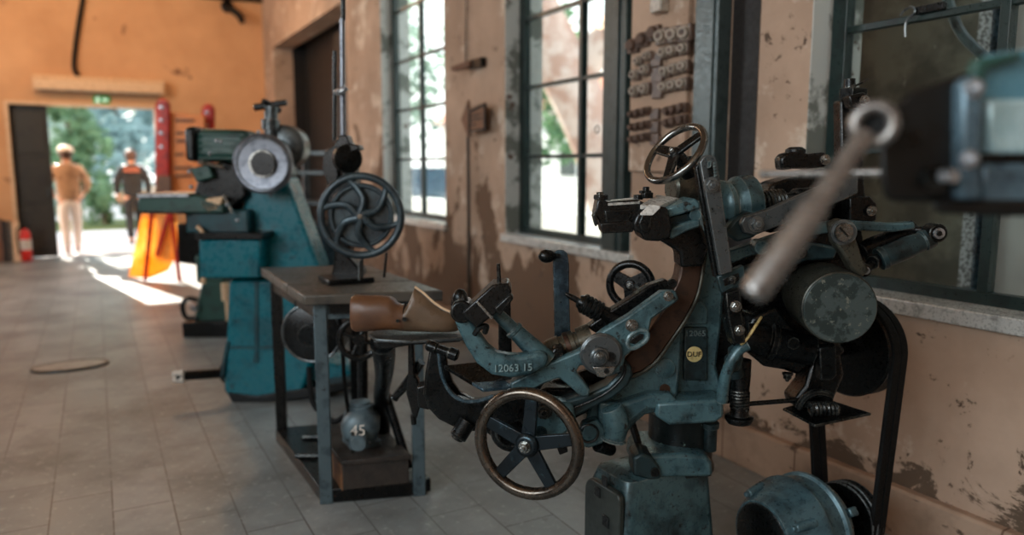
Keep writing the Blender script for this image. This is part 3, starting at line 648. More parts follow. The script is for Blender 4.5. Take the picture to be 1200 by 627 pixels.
# dark door on the side of the pedestal
mb = MB(); xs = K.x - .002; z0, z1 = .12, ztop - .045; r_ = .05; y0, y1 = K.y + .006, K.y + mw - .012
pts = [V((xs, y0, z0)), V((xs, y1, z0))] + [V((xs, y1 - r_ + r_ * math.cos(a), z1 - r_ + r_ * math.sin(a))) for a in [i * PI / 12 for i in range(7)]] + [V((xs, y0 + r_ * .5 + r_ * .5 * math.cos(a), z1 - r_ * .5 + r_ * .5 * math.sin(a))) for a in [PI / 2 + i * PI / 12 for i in range(7)]]
mb.poly(pts, V((-.022, 0, 0))); dr_ = G('pedestal_door', mb, 'door_green', .006)
for zz, yy_, w_ in ((.42, .6, .03), (.34, .35, .035), (.47, .4, .03)):
    MB().b(xs - .026, xs - .02, y0 + (y1 - y0) * yy_ - w_ / 2, y0 + (y1 - y0) * yy_ + w_ / 2, zz, zz + w_ * 1.1).build('worn_plate', 'iron_black', dr_, .003)
# drill hole, red stripe, brown bare patch of the pedestal
pf = lambda x, y: CAM + ray(x, y) * ((K.y - .001 - CAM.y) / ray(x, y).y)
MB().lathe(pf(811, 547), -Y1, [(0, .007), (.004, .007)]).build('oil_hole', 'iron_black', ped)
MB().poly([pf(x, y) for x, y in ((825, 600), (829, 596), (828, 606), (830, 612), (827, 627), (824, 640), (822, 625), (825, 615))], V((0, -.003, 0))).build('red_streak', 'red_paint', ped)
MB().poly([pf(x, y) for x, y in ((750, 602), (756, 597), (758, 606), (753, 622), (744, 640), (738, 640), (742, 612))], V((0, -.003, 0))).build('bare_patch', 'rust', ped)
# collar, hinge lug, neck
D0 = 2.22
G('collar', MB().pr([(745, 560), (748, 540), (760, 533), (800, 532), (828, 534), (835, 542), (836, 560)], D0, .22), 'teal', .012)
mb = MB().pr([(742, 558), (742, 537), (752, 531), (764, 536), (773, 548), (775, 562), (762, 563)], D0 - .02, .10); lug = G('hinge_lug', mb, 'teal_dark', .008)
MB().lathe(P(767, 553, D0 - .02), -N, [(0, .014), (.008, .014)]).build('hinge_pin', 'iron_black', lug)
nc = P(796, 545, 2.38); zt = P(796, 488, 2.3).z
G('neck', MB().lathe(nc, Z, [(0, .112), (.01, .112), (.03, .104), (zt - nc.z - .02, .104), (zt - nc.z, .115)], 32), 'neck_dark', 0)
q = P(832, 512, 2.3); G('clamp_lug', MB().cyl(q - Z * .045, q + Z * .035, .022).cyl(q + Z * .03, q + Z * .05, .028), 'teal_dark', .003)
# table flange on top of the neck
G('flange', MB().pr([(770, 472), (848, 468), (849, 489), (838, 496), (785, 499), (768, 488)], 2.17, .24), 'teal', .01)
# body casting
G('body_casting', MB().pr([(783, 474), (788, 400), (798, 345), (812, 300), (824, 268), (846, 290), (850, 330), (846, 380), (840, 430), (851, 470)], 2.27, .13), 'teal', .01)
G('dark_column', MB().pr([(846, 300), (868, 330), (874, 400), (868, 440), (864, 474), (848, 474), (834, 440), (838, 380)], 2.3, .12), 'iron_black', .008)
pl = G('raised_plaque', MB().pr([(802, 384), (829, 384), (829, 446), (801, 446)], 2.255, .02), 'teal_dark', .004)
bd = MB().lathe(P(813.5, 415, 2.252), -N, [(0, 9.5 * S(2.25)), (.003, 9.5 * S(2.25)), (.004, 8.5 * S(2.25))]).build('brass_badge', 'brass', pl)
bd['label'] = 'round yellowed brass badge'
MB().text('DUF', P(813.5, 415.5, 2.246), RT, Z, 9 * S(2.25), .0012).build('badge_lettering', 'iron_black', pl)
MB().text('12065', P(815, 391, 2.25), RT, Z, 10 * S(2.25), .003).build('cast_number', 'teal', pl)
MB().pr([(800, 360), (822, 352), (830, 362), (829, 380), (802, 380)], 2.26, .02).build('cast_rib', 'teal', pl, .004)
# web reaching left
web = G('web_casting', MB().pr([(800, 372), (787, 398), (764, 430), (740, 442), (706, 462), (692, 474), (686, 496), (690, 517), (708, 526), (728, 520), (741, 500), (756, 487), (786, 480), (794, 470), (798, 430)], 2.22, .1), 'teal', .01)
MB().lathe(P(779, 431, 2.22), -N, [(0, 12 * S(2.2)), (.008, 12 * S(2.2)), (.011, 10 * S(2.2))], 24).build('boss', 'teal', web)
MB().lathe(P(779, 456, 2.22), -N, [(0, 6.5 * S(2.2)), (.003, 6.5 * S(2.2))], 18).build('rust_spot', 'rust', web)
G('web_rib', MB().pr([(700, 468), (724, 474), (760, 462), (786, 462), (796, 470), (786, 480), (758, 482), (742, 494), (730, 514), (716, 524), (704, 512)], 2.18, .06), 'teal', .012)
mb = MB().tube([P(716, 478, 2.15), P(722, 495, 2.15), P(719, 516, 2.15)], [.032, .04, .03], 14); G('web_knuckle', mb, 'teal', 0)
G('pivot_shaft', MB().cyl(P(738, 488, 2.3), P(748, 520, 2.3), .012), 'iron_black', .002)
G('pivot_pin', MB().cyl(P(700, 522, 2.2), P(716, 527, 2.25), .02), 'iron_black', .002)
# green disc bracket under the beam
mb = MB().pr([(682, 498), (700, 492), (712, 505), (708, 520), (690, 526), (678, 522)], 2.17, .05); gb = G('green_bracket', mb, 'teal', .008)
MB().torus(P(690, 508, 2.165), N, 11 * S(2.17), .004, 28, 8).build('scribed_ring', 'iron_black', gb)
# brown sickle arm
G('sickle_arm', MB().pr([(796, 282), (800, 300), (796, 325), (782, 356), (762, 386), (744, 408), (732, 420), (730, 432), (736, 441), (752, 436), (768, 424), (790, 394), (806, 370), (818, 345), (824, 315), (827, 285), (822, 272)], 2.18, .09), 'rust', .006)
mb = MB().tube([P(x, y, 2.178) for x, y in ((827, 288), (824, 316), (818, 346), (806, 371), (790, 395), (769, 424), (752, 437), (738, 442))], .0055, 8); G('bright_edge', mb, 'olive', 0)
# front lever plate and its hub
beam = G('lever_plate', MB().pr([(598, 449), (645, 425), (678, 412), (689, 403), (706, 388), (735, 371), (775, 342), (792, 341), (796, 352), (764, 374), (759, 397), (742, 410), (733, 418), (729, 436), (714, 442), (697, 432), (680, 428), (675, 436), (692, 457), (690, 465), (681, 465), (664, 450), (655, 443), (640, 449), (612, 463), (600, 466)], 2.1, .04), 'teal', .006)
hub = MB().lathe(P(704, 414, 2.1), -N, [(0, 25 * S(2.1)), (.012, 25 * S(2.1)), (.018, 22 * S(2.1))], 36).build('hub_disc', 'iron_grey', beam)
MB().lathe(P(716, 418, 2.083), -N, [(0, 6 * S(2.1)), (.003, 6 * S(2.1))], 18).lathe(P(711, 435, 2.07), -N, [(0, 3.2 * S(2.1)), (.003, 3.2 * S(2.1))], 14).build('hub_hole', 'iron_black', beam)
MB().lathe(P(702, 417, 2.083), -N, [(0, 11 * S(2.1)), (.014, 11 * S(2.1)), (.018, 9 * S(2.1)), (.03, 8 * S(2.1)), (.034, 5 * S(2.1))], 24).build('hub_pin', 'iron_grey', beam)
MB().pr([(694, 430), (722, 430), (718, 438), (708, 443), (700, 442)], 2.075, .02).build('hub_clamp', 'steel', beam, .003)
bolts(beam, [(740, 381, 7.5), (783, 347, 6)], 2.1); bolts(beam, [(702.5, 417, 5)], 2.052)
MB().pr([(738, 402), (740, 397), (750, 391), (755, 392), (754, 397), (744, 404)], 2.097, .01).build('slot', 'iron_black', beam, .002)
mb = MB(); mb.tube([P(x, y, 2.097) for x, y in ((735, 403), (738, 394), (749, 387), (758, 389), (758, 398), (746, 407), (738, 408), (735, 403))], .006, 8); mb.build('slot_rim', 'teal', beam)
G('fork_plate', MB().pr([(688, 384), (712, 366), (735, 352), (762, 334), (780, 328), (792, 334), (784, 342), (752, 360), (728, 376), (704, 394)], 2.2, .05), 'iron_black', .005)
MB().lathe(P(787, 331, 2.19), -N, [(0, 5 * S(2.2)), (.012, 5 * S(2.2))], 16).build('fork_pin', 'iron_black', mm)
# curved slide under the lever
G('curved_slide', MB().pr([(614, 486), (650, 474), (690, 462), (712, 452), (724, 440), (727, 426), (733, 424), (740, 430), (742, 440), (736, 453), (718, 467), (680, 486), (645, 500), (618, 506)], 2.14, .08), 'teal_dark', .008)
mb = MB().tube([P(x, y, 2.136) for x, y in ((618, 497), (650, 486), (692, 470), (716, 456), (730, 441), (733, 428))], .004, 8); G('slide_groove', mb, 'iron_black', 0)
G('under_beam', MB().pr([(560, 500), (600, 470), (640, 455), (690, 455), (716, 462), (690, 482), (660, 500), (620, 520), (586, 520)], 2.2, .08), 'iron_black', .008)
# trough at the left end
ck = [(503, 411), (498, 438), (496, 462), (501, 478), (514, 492), (530, 500), (548, 507), (575, 503), (600, 497), (622, 490), (625, 470), (640, 446), (622, 452), (600, 458), (578, 465), (560, 471), (545, 471), (532, 464), (523, 452), (517, 436), (514, 412), (509, 408)]
G('trough_cheek', MB().pr(ck, 2.12, .028), 'iron', .006)
G('trough_cheek', MB().pr([(x + 8, y - 3) for x, y in ck], 2.32, .03), 'iron_black', .006)
mb = MB().tube([P(x, y, 2.118) for x, y in ((514, 412), (517, 436), (523, 452), (532, 464), (545, 470), (560, 470), (578, 464))], .006, 8); G('worn_lip', mb, 'steel_blue', 0)
G('trough_floor', MB().pr([(500, 466), (510, 484), (530, 495), (550, 502), (575, 498), (620, 486), (620, 476), (575, 484), (550, 488), (532, 482), (516, 468), (504, 452)], 2.15, .17), 'iron_black', .004)
mb = MB().slab([(520, 428, 2.32), (560, 424, 2.32), (600, 440, 2.2), (560, 452, 2.2)], .012); G('trough_blade', mb, 'iron', .002)
mb = MB().slab([(553, 448, 2.16), (592, 446, 2.2), (604, 452, 2.16), (566, 456, 2.13)], .01); G('bright_blade', mb, 'steel_blue', .002)
q0, q1 = P(500, 404, 2.12), P(537, 417, 2.1); ax = q1 - q0
G('cross_pin', MB().lathe(q0, ax, [(0, .012), (.008, .017), (.03, .017), (.035, .013), (ax.length * .7, .013), (ax.length * .72, .018), (ax.length * .95, .018), (ax.length, .012)], 18), 'iron', 0)
G('foot_lug', MB().cyl(P(548, 494, 2.12), P(536, 513, 2.1), .026).cyl(P(537, 511, 2.1), P(535, 514, 2.1), .02), 'iron', .003)
G('side_block', MB().pr([(488, 454), (503, 450), (506, 470), (503, 481), (490, 478)], 2.16, .06), 'iron_black', .005)
# U shaped bracket
ub = G('cast_bracket', MB().pr([(531, 372), (536, 386), (546, 407), (558, 426), (576, 440), (599, 444), (622, 440), (640, 430), (644, 418), (632, 412), (612, 417), (596, 417), (582, 414), (571, 405), (560, 389), (553, 374), (547, 364), (535, 362)], 2.06, .055), 'teal', .014, seg=3)
mb = MB().text('12063 15', P(601, 431.5, 2.056), (RT + Z * .04), Z, 12.5 * S(2.06), .003); mb.build('cast_number', 'teal_letter', ub)
kn = G('bracket_knuckle', MB().cyl(P(541, 366, 2.04), P(541, 366, 2.04) + N * .09, .032).ball(P(539, 350, 2.08), .022, (1, 1, 1.3)), 'iron', .005)
mb = MB().tube([P(545, 358, 2.06), P(540, 346, 2.08), P(536, 352, 2.1), P(534, 368, 2.1)], [.012, .016, .018, .014], 10); G('ear', mb, 'iron', 0)
a, b_ = P(583, 368, 2.12), P(641, 424, 2.12); ax = b_ - a
G('bracket_arm', MB().lathe(a, ax, [(-.01, .015), (0, .018), (ax.length * .3, .020), (ax.length * .31, .027), (ax.length * .36, .027), (ax.length * .38, .024), (ax.length, .033)], 22), 'teal', 0)
G('black_wedge', MB().pr([(640, 421), (650, 408), (660, 407), (662, 420), (654, 428), (644, 430)], 2.12, .07), 'iron_black', .005)
# clamped dark block
bk = G('clamp_block', MB().pr([(541, 367), (577, 334), (596, 332), (600, 343), (582, 367), (558, 385)], 2.02, .11), 'iron_black', .005)
MB().pr([(558, 355), (560, 353), (578, 372), (576, 375)], 2.016, .01).build('pale_strip', 'steel', bk, .001)
MB().pr([(579, 362), (598, 344), (602, 350), (586, 370)], 2.0, .05).build('jaw', 'iron', bk, .004)
MB().cyl(P(585, 336, 2.05), P(584, 309, 2.05), .0065, .005, 12).lathe(P(585, 338, 2.05), Z, [(0, .017), (.012, .017), (.016, .01)], 16).build('locating_pin', 'iron', bk)
mb = MB().tube([P(556, 392, 2.05), P(562, 384, 2.04), P(570, 382, 2.04), P(568, 390, 2.05)], .008, 8); mb.build('wire_catch', 'iron_black', bk)
G('rear_post', MB().pr([(584, 350), (598, 340), (600, 420), (584, 420)], 2.3, .05), 'iron_black', .005)
# worm sleeve in bronze and black
a, b_ = P(642, 414, 2.2), P(694, 396, 2.2); ax = b_ - a; L = ax.length
G('worm_sleeve', MB().lathe(a, ax, [(0, .036), (L * .1, .04), (L * .3, .042), (L * .31, .037), (L * .4, .037), (L * .41, .043), (L * .62, .043), (L * .63, .036), (L * .7, .036), (L * .71, .044), (L, .046)], 30), 'olive', 0)
G('sleeve_band', MB().lathe(a + ax * .42, ax, [(0, .0445), (L * .1, .0445)], 30), 'rust', .001)
# crank
ck_ = G('crank', MB().pr([(648, 305), (648, 297), (653, 293.5), (660, 293), (665, 297), (667, 310), (667, 345), (669, 398), (650, 400), (649, 345)], 2.24, .018), 'steel_blue', .003)
q = P(656, 300, 2.24); ax = (-RT * 1 + Z * .02 - N * .25)
MB().lathe(q, ax, [(0, .007), (.012, .007), (.018, .012), (.03, .019), (.045, .021), (.058, .016), (.066, .006), (.067, 0)], 22).build('ball_knob', 'iron_black', ck_)
# spring screw
a, b_ = P(662, 344, 2.22), P(724, 377, 2.22); ax = b_ - a; L = ax.length
pr_ = [(0, .004), (.012, .008), (L * .24, .0095), (L * .25, .018), (L * .3, .022)]
for i in range(5): pr_ += [(L * (.34 + i * .07), .031), (L * (.38 + i * .07), .031), (L * (.39 + i * .07), .026)]
pr_ += [(L * .7, .024), (L * .88, .03), (L, .03)]
G('spring_screw', MB().lathe(a, ax, pr_, 26), 'iron_black', 0)
# small black handwheel
handwheel(mm, P(739, 334, 2.42), azdir(PSD + 22), 25 * S(2.42), 4.8 * S(2.42), 3, 'iron_black', 'iron_black', .02, .018, .5, name='small_handwheel')
G('handwheel_shaft', MB().cyl(P(741, 336, 2.42), P(752, 345, 2.3), .014), 'iron_black', 0)
# big front handwheel
wd = 1.98; wc = P(619, 520, wd)
handwheel(mm, wc, azdir(PSD + 22), 63 * S(wd), 7.6 * S(wd), 5, 'bronze_rim', 'iron_teal', 15 * S(wd), 7.6 * S(wd), PI / 2 + .08, name='front_handwheel')
G('wheel_shaft', MB().cyl(wc, P(640, 500, 2.2), .02), 'iron', 0)
bo = G('wheel_boss', MB().pr([(612, 480), (640, 468), (672, 474), (676, 496), (660, 512), (640, 522), (622, 515)], 2.12, .06), 'teal', .01)
MB().bolt(P(637, 480, 2.115), -N, 11 * S(2.12), .03).build('bolt', 'iron', bo)
G('rear_disc', MB().lathe(P(600, 506, 2.14), N, [(0, .055), (.004, .064), (.03, .064)], 30).torus(P(600, 506, 2.135), N, .045, .006, 30, 8), 'iron', 0)
G('block_foot', MB().pr([(650, 518), (662, 516), (666, 530), (656, 534)], 2.15, .04), 'iron_black', .004)

# ---- head
hd = G('jaw', MB().pr([(697, 252), (700, 236), (704, 231), (712, 237), (748, 234), (762, 241), (757, 250), (746, 259), (741, 271), (706, 273), (702, 258)], 2.03, .08), 'iron_black', .004)
MB().pr([(708, 246), (738, 244), (742, 250), (738, 260), (710, 262)], 2.024, .02).build('jaw_recess', 'iron', hd, .004)
MB().pr([(703, 262), (744, 258), (742, 272), (706, 274)], 2.015, .03).build('jaw_lip', 'iron_black', hd, .003)
MB().box(P(704, 231, 2.06), (.03, .03, .014)).box(P(703, 228, 2.06), (.016, .016, .014)).build('clamp_nut', 'iron', hd, .003)
MB().pr([(694, 252), (698, 248), (702, 262), (698, 266)], 2.02, .03).build('jaw_tip', 'iron', hd, .003)
mb = MB().slab([(712, 238, 2.03), (750, 235.5, 2.03), (746, 231, 2.11), (716, 234, 2.11)], .008); mb.build('pale_shim', 'grey_slab', hd, .001)
hb = G('jaw_block', MB().pr([(742, 262), (746, 252), (754, 245), (772, 242), (782, 243), (787, 262), (786, 279), (772, 283), (755, 282), (751, 274), (743, 270)], 1.99, .13), 'iron_black', .006)
MB().pr([(748, 262), (752, 252), (766, 247), (764, 262), (760, 274), (752, 272)], 1.986, .02).build('jaw_face', 'iron', hb, .004)
mb = MB().slab([(750, 240, 2.0), (768, 243, 2.0), (796, 232, 2.13), (770, 228, 2.13)], .012); mb.build('pale_plate', 'grey_slab', hb, .002)
mb = MB().slab([(750, 250, 1.985), (765, 250, 1.985), (774, 241, 1.985), (761, 239, 2.0)], .006); mb.build('pale_corner', 'grey_slab', hb, .001)
tc_ = G('head_clamp', MB().pr([(780, 244), (800, 238), (814, 232), (820, 237), (821, 245), (808, 248), (796, 252), (783, 255)], 2.02, .13), 'teal', .006)
MB().pr([(784, 268), (798, 262), (812, 258), (821, 257), (821, 266), (808, 270), (798, 275), (786, 281)], 2.02, .13).build('lower_jaw', 'teal', tc_, .006)
MB().pr([(782, 254), (800, 250), (812, 247), (812, 259), (798, 263), (784, 269)], 2.06, .1).build('inner_block', 'teal_dark', tc_, .005)
MB().cyl(P(815, 252, 2.03), P(815, 252, 2.03) + N * .05, .016).build('clamp_roller', 'teal', tc_)
mb = MB().box(P(758, 229, 2.08), (.03, .02, .016)).box(P(757, 223, 2.08), (.014, .014, .02)).box(P(756, 225, 2.08), (.036, .012, .008)).box(P(748, 231, 2.08), (.02, .02, .014)); G('star_knob', mb, 'iron_black', .002)
G('head_arm', MB().pr([(772, 281), (790, 275), (822, 262), (832, 290), (824, 312), (798, 314), (797, 296), (784, 288)], 2.12, .1), 'iron_black', .008)
# upper handwheel (tilted)
nw = (RT * .62 - Z * .55 + N * .36).normalized()
uc = P(791, 180, 2.12)
handwheel(mm, uc, nw, 39 * S(2.12), 4.2 * S(2.12), 3, 'rim_steel', 'iron', .018, .014, 2.3, name='upper_handwheel')
G('wheel_stem', MB().cyl(uc, uc + nw * .09, .02).cyl(uc + nw * .05, uc + nw * .08, .032), 'iron_black', .002)
gb_ = P(806, 221, 2.2)
G('wheel_barrel', MB().lathe(gb_ - RT * .05 + N * .0, RT * 1 + N * .35, [(0, .034), (.006, .042), (.075, .044), (.08, .036), (.1, .036)], 28), 'olive', 0)
# link bar
lk = G('link_bar', MB().pr([(820, 190), (825, 183), (832, 181), (838, 184), (841, 190), (859, 318), (844, 323)], 2.0, .022), 'iron_grey', .003)
MB().pr([(827, 190), (834, 189), (838, 206), (831, 208)], 1.998, .01).build('toothed_slot', 'iron_black', lk, .002)
mb = MB()
for i in range(5): mb.pr([(835.5 + i * .35, 190 + i * 3.6), (839.5 + i * .35, 190.5 + i * 3.6), (836 + i * .35, 193 + i * 3.6)], 1.995, .006)
mb.pr([(829, 189), (834, 188), (833, 196), (829, 197)], 1.994, .004); mb.build('slot_teeth', 'teal', lk)
bolts(lk, [(833.5, 217, 9)], 2.0, 'iron_grey')
G('link_side', MB().pr([(815, 196), (822, 188), (846, 322), (838, 326)], 2.03, .03), 'iron_black', .003)
sb_ = G('slot_bracket', MB().pr([(840, 324), (872, 311), (875, 329), (846, 344)], 2.02, .03), 'teal_dark', .004)
MB().pr([(847, 327), (866, 320), (867, 328), (849, 336)], 2.017, .01).build('slot', 'iron_black', sb_, .002)
MB().bolt(P(858, 328, 2.016), -N, 5 * S(2.0), .012).build('bolt', 'iron', sb_)
st = G('lower_strap', MB().pr([(850, 343), (868, 338), (871, 374), (874, 402), (860, 404), (853, 372)], 2.03, .03), 'iron', .004)
bolts(st, [(862, 359, 7), (866, 387, 6.5)], 2.03)
mb = MB().pr([(850, 372), (872, 370), (878, 398), (868, 410), (858, 404)], 2.07, .05); G('strap_back', mb, 'iron_black', .004)
# bobbin
a = P(838, 242, 2.24); ax = (RT * 1 + N * .25 + Z * .06); s_ = S(2.24)
G('spool', MB().lathe(a, ax, [(0, 18 * s_), (3 * s_, 26 * s_), (8 * s_, 30 * s_), (14 * s_, 29 * s_), (18 * s_, 24 * s_), (22 * s_, 27 * s_), (27 * s_, 33 * s_), (38 * s_, 34 * s_), (44 * s_, 34 * s_), (45 * s_, 31 * s_), (46 * s_, 20 * s_)], 36), 'teal', 0)
G('spool_shaft', MB().lathe(a + ax.normalized() * 46 * s_, ax, [(0, .03), (.03, .03), (.03, .024), (.15, .024), (.15, .036), (.24, .036)], 24), 'iron_black', .002)
G('spring', MB().coil(a + ax.normalized() * 50 * s_, ax, .1, .034, .0055, 8), 'iron', 0)
# dark gear casing behind the bars
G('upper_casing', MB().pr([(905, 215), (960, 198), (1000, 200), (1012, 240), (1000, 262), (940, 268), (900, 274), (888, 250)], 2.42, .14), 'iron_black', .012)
cl_ = G('cap_lever', MB().pr([(914, 186), (920, 180), (932, 177), (948, 180), (966, 178), (973, 184), (973, 191), (966, 196), (948, 198), (930, 198), (916, 200)], 2.3, .06), 'iron_black', .008)
bolts(cl_, [(967, 187, 6)], 2.3, 'steel')
MB().lathe(P(932, 180, 2.33), Z, [(0, .03), (.012, .03), (.02, .018)], 18).build('cap', 'iron_black', cl_)
# diagonal flat bar, rails
fb_ = G('diagonal_bar', MB().pr([(868, 262), (872, 254), (900, 245), (985, 208), (1006, 206), (1006, 226), (990, 234), (900, 270), (885, 276), (873, 273)], 2.1, .025), 'iron_grey', .004)
bolts(fb_, [(886, 262.5, 9.5)], 2.1, 'iron_grey')
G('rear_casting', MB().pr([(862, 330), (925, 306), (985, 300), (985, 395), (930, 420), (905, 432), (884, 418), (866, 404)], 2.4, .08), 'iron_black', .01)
G('dark_backing', MB().pr([(650, 446), (700, 430), (738, 420), (746, 442), (722, 466), (680, 488), (640, 502), (610, 502), (600, 482)], 2.26, .03), 'iron_black', .006)  # black sheet added to darken the shaded interior behind the lever
G('bar_lug', MB().pr([(848, 272), (862, 256), (878, 248), (892, 252), (896, 268), (884, 278), (864, 284)], 2.14, .05), 'teal_dark', .008)
G('upper_rail', MB().pr([(850, 296), (945, 264), (990, 258), (1050, 262), (1072, 260), (1074, 268), (1048, 272), (1000, 270), (948, 276), (854, 310)], 2.26, .05), 'teal', .006)
G('lower_rail', MB().pr([(856, 322), (880, 312), (950, 284), (984, 290), (978, 304), (945, 306), (900, 326), (876, 338), (858, 340)], 2.24, .05), 'teal_dark', .008)
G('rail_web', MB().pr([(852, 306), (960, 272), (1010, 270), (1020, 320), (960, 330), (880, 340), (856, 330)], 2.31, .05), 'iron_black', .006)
MB().bolt(P(938, 296, 2.235), -N, 7 * S(2.2), .022).build('bolt', 'iron', mm)
G('rail_roller', MB().cyl(P(893, 290, 2.22), P(893, 290, 2.22) + N * .06, .022), 'teal', .003)
# round nut and its swinging arm
G('swing_arm', MB().pr([(974, 262), (986, 256), (1000, 262), (1004, 280), (1012, 304), (1020, 318), (1010, 326), (998, 316), (988, 298), (978, 284)], 2.12, .045), 'olive', .008)
rn = MB().lathe(P(987, 272, 2.12), -N, [(0, 15 * S(2.1)), (.012, 15 * S(2.1)), (.012, 12.5 * S(2.1)), (.028, 12.5 * S(2.1)), (.032, 11 * S(2.1))], 28).build('round_nut', 'iron_grey', mm)
MB().lathe(P(989, 272, 2.088), -N, [(0, 11 * S(2.1)), (.003, 10.5 * S(2.1))], 28).build('nut_face', 'steel', rn)
q = P(989, 272, 2.084); MB().poly([q + RT * (a_ * S(2.1)) + Z * (b2 * S(2.1)) for a_, b2 in ((-6, 4.5), (-4.5, 6), (6, -4.5), (4.5, -6))], -N * .0015).build('screw_slot', 'iron_black', rn)
# damper
a, b_ = P(1030, 304, 2.2), P(1092, 278, 2.2); ax = b_ - a; L = ax.length
dm = G('damper', MB().lathe(a, ax, [(-.004, .02), (0, .034), (.014, .036), (.018, .032), (L * .55, .033), (L * .8, .028), (L * .83, .032), (L, .028), (L + .01, .018)], 28), 'teal_dark', 0)
MB().cyl(P(1014, 317, 2.17), a, .012).cyl(P(1022, 308, 2.18), P(1030, 304, 2.2), .02).build('damper_rod', 'iron', dm)
for (x, y, rr, D_) in ((1014, 317, 8, 2.15), (1100, 273.5, 11, 2.17)):
    e = MB().lathe(P(x, y, D_), N, [(0, rr * S(2.15)), (.05, rr * S(2.15))], 22).build('damper_eye', 'iron', dm, .003)
    MB().lathe(P(x, y, D_), -N, [(0, rr * .62 * S(2.15)), (.006, rr * .58 * S(2.15))], 20).build('eye_bush', 'pale_steel', e)
MB().lathe(P(1100.5, 273.5, 2.163), -N, [(0, 3.2 * S(2.15)), (.004, 3 * S(2.15))], 12).build('bush_hole', 'iron_black', dm)
G('rear_damper', MB().cyl(P(1010, 296, 2.32), P(1072, 268, 2.32), .034, .03).cyl(P(1060, 268, 2.3), P(1104, 272, 2.25), .012), 'iron_black', .003)
# upright behind
up_ = G('rear_upright', MB().pr([(985, 118), (1006, 112), (1010, 150), (1012, 200), (1018, 262), (992, 266), (986, 200)], 2.4, .06), 'iron_black', .006)
MB().cyl(P(996, 108, 2.42), P(996, 92, 2.42), .02, .016).box(P(1000, 110, 2.42), (.07, .05, .035)).tube([P(994, 104, 2.4), P(1008, 98, 2.4), P(1018, 92, 2.4)], .004, 6).build('top_cap', 'iron', up_, .003)
MB().pr([(995, 112), (1012, 108), (1020, 112), (1022, 124), (1012, 128), (998, 126)], 2.34, .05).build('clamp', 'iron_black', up_, .004)
MB().pr([(996, 232), (1020, 230), (1028, 240), (1027, 258), (1016, 262), (996, 260)], 2.3, .06).build('foot_clamp', 'iron_black', up_, .004)
bolts(up_, [(1013, 118, 6)], 2.33); bolts(up_, [(1021, 247, 6)], 2.29)
# drum
da = azdir(PSD + 7); dc = P(984, 361, 2.08); s_ = S(2.08)
G('drum', MB().lathe(dc, da, [(0, 40 * s_), (.004, 43 * s_), (.02, 44 * s_), (.2, 44 * s_), (.24, 42 * s_), (.34, 36 * s_), (.36, 24 * s_)], 44), 'drum_body', 0)
G('drum_cover', MB().lathe(dc, -da, [(-.002, 41.5 * s_), (.004, 41.5 * s_), (.006, 40.5 * s_)], 44), 'drum_cover', 0)
G('drum_cradle', MB().pr([(870, 398), (882, 372), (910, 360), (940, 396), (985, 402), (992, 412), (985, 418), (950, 428), (936, 440), (920, 434), (896, 430), (880, 416)], 2.22, .14), 'iron_black', .01)
G('gear_housing', MB().lathe(P(868, 392, 2.24), P(955, 412, 2.22) - P(868, 392, 2.24), [(0, .02), (.01, .045), (.06, .055), (.08, .05), (.085, .06), (.1, .06), (.105, .05), (.22, .045)], 26), 'iron', 0)
MB().bolt(P(923, 437, 2.22), -Z, .016, .022).build('bolt', 'iron', mm)
MB().cyl(P(926, 400, 2.2), P(926, 400, 2.2) - N * .03, .018).build('cradle_plug', 'iron', mm)
G('motor_bracket', MB().pr([(952, 420), (985, 412), (990, 440), (978, 468), (974, 486), (934, 480), (930, 470), (944, 452)], 2.24, .1), 'iron_black', .01)
mb = MB().tube([P(936, 478, 2.2), P(944, 466, 2.19), P(958, 460, 2.19), P(974, 464, 2.2)], .012, 8); G('bracket_rib', mb, 'iron', 0)
q = P(955, 470, 2.2); G('worm', MB().coil(P(948, 479, 2.18), RT, .085, .017, .006, 7).cyl(P(948, 479, 2.18), P(982, 479, 2.18), .014), 'iron', 0)
G('clamp_tab', MB().pr([(960, 408), (980, 404), (981, 440), (975, 446), (962, 446)], 2.17, .04), 'iron', .004)
zp = P(955, 501, 2.12).z
def hz(px, py): return CAM + ray(px, py) * ((zp - CAM.z) / ray(px, py).z)
G('drip_plate', MB().poly([hz(955, 501), hz(917, 481), hz(962, 468), hz(1021, 487)], V((0, 0, .008))), 'iron', .002)
G('tie_rod', MB().cyl(P(868, 474, 2.26), P(945, 468, 2.24), .0075), 'iron_black', 0)
q = P(866, 488, 2.24)
G('spring_post', MB().lathe(q - Z * .02, Z, [(0, .036), (.014, .044), (.02, .044), (.024, .03), (.05, .026), (.06, .025), (.15, .03), (.2, .03)], 24), 'iron_black', 0)
G('spring_coil', MB().coil(q + Z * .025, Z, .06, .027, .004, 6), 'iron', 0)
G('spring_post_cap', MB().cyl(P(862, 440, 2.22), P(858, 418, 2.2), .028, .024), 'teal_dark', .005)
G('bent_pipe', MB().tube([P(876, 404, 2.06), P(866, 410, 2.06), P(856, 426, 2.06), P(849, 446, 2.08), P(846, 470, 2.1)], [.017, .016, .016, .016, .018], 14), 'teal', 0)
G('pipe_elbow', MB().pr([(858, 412), (868, 405), (872, 420), (868, 436), (858, 438)], 2.09, .05), 'teal_dark', .006)
G('oil_pipe', MB().tube([P(868, 404, 2.05), P(876, 396, 2.05), P(886, 381, 2.06), P(892, 372, 2.1)], .0045, 8), 'brass', 0)
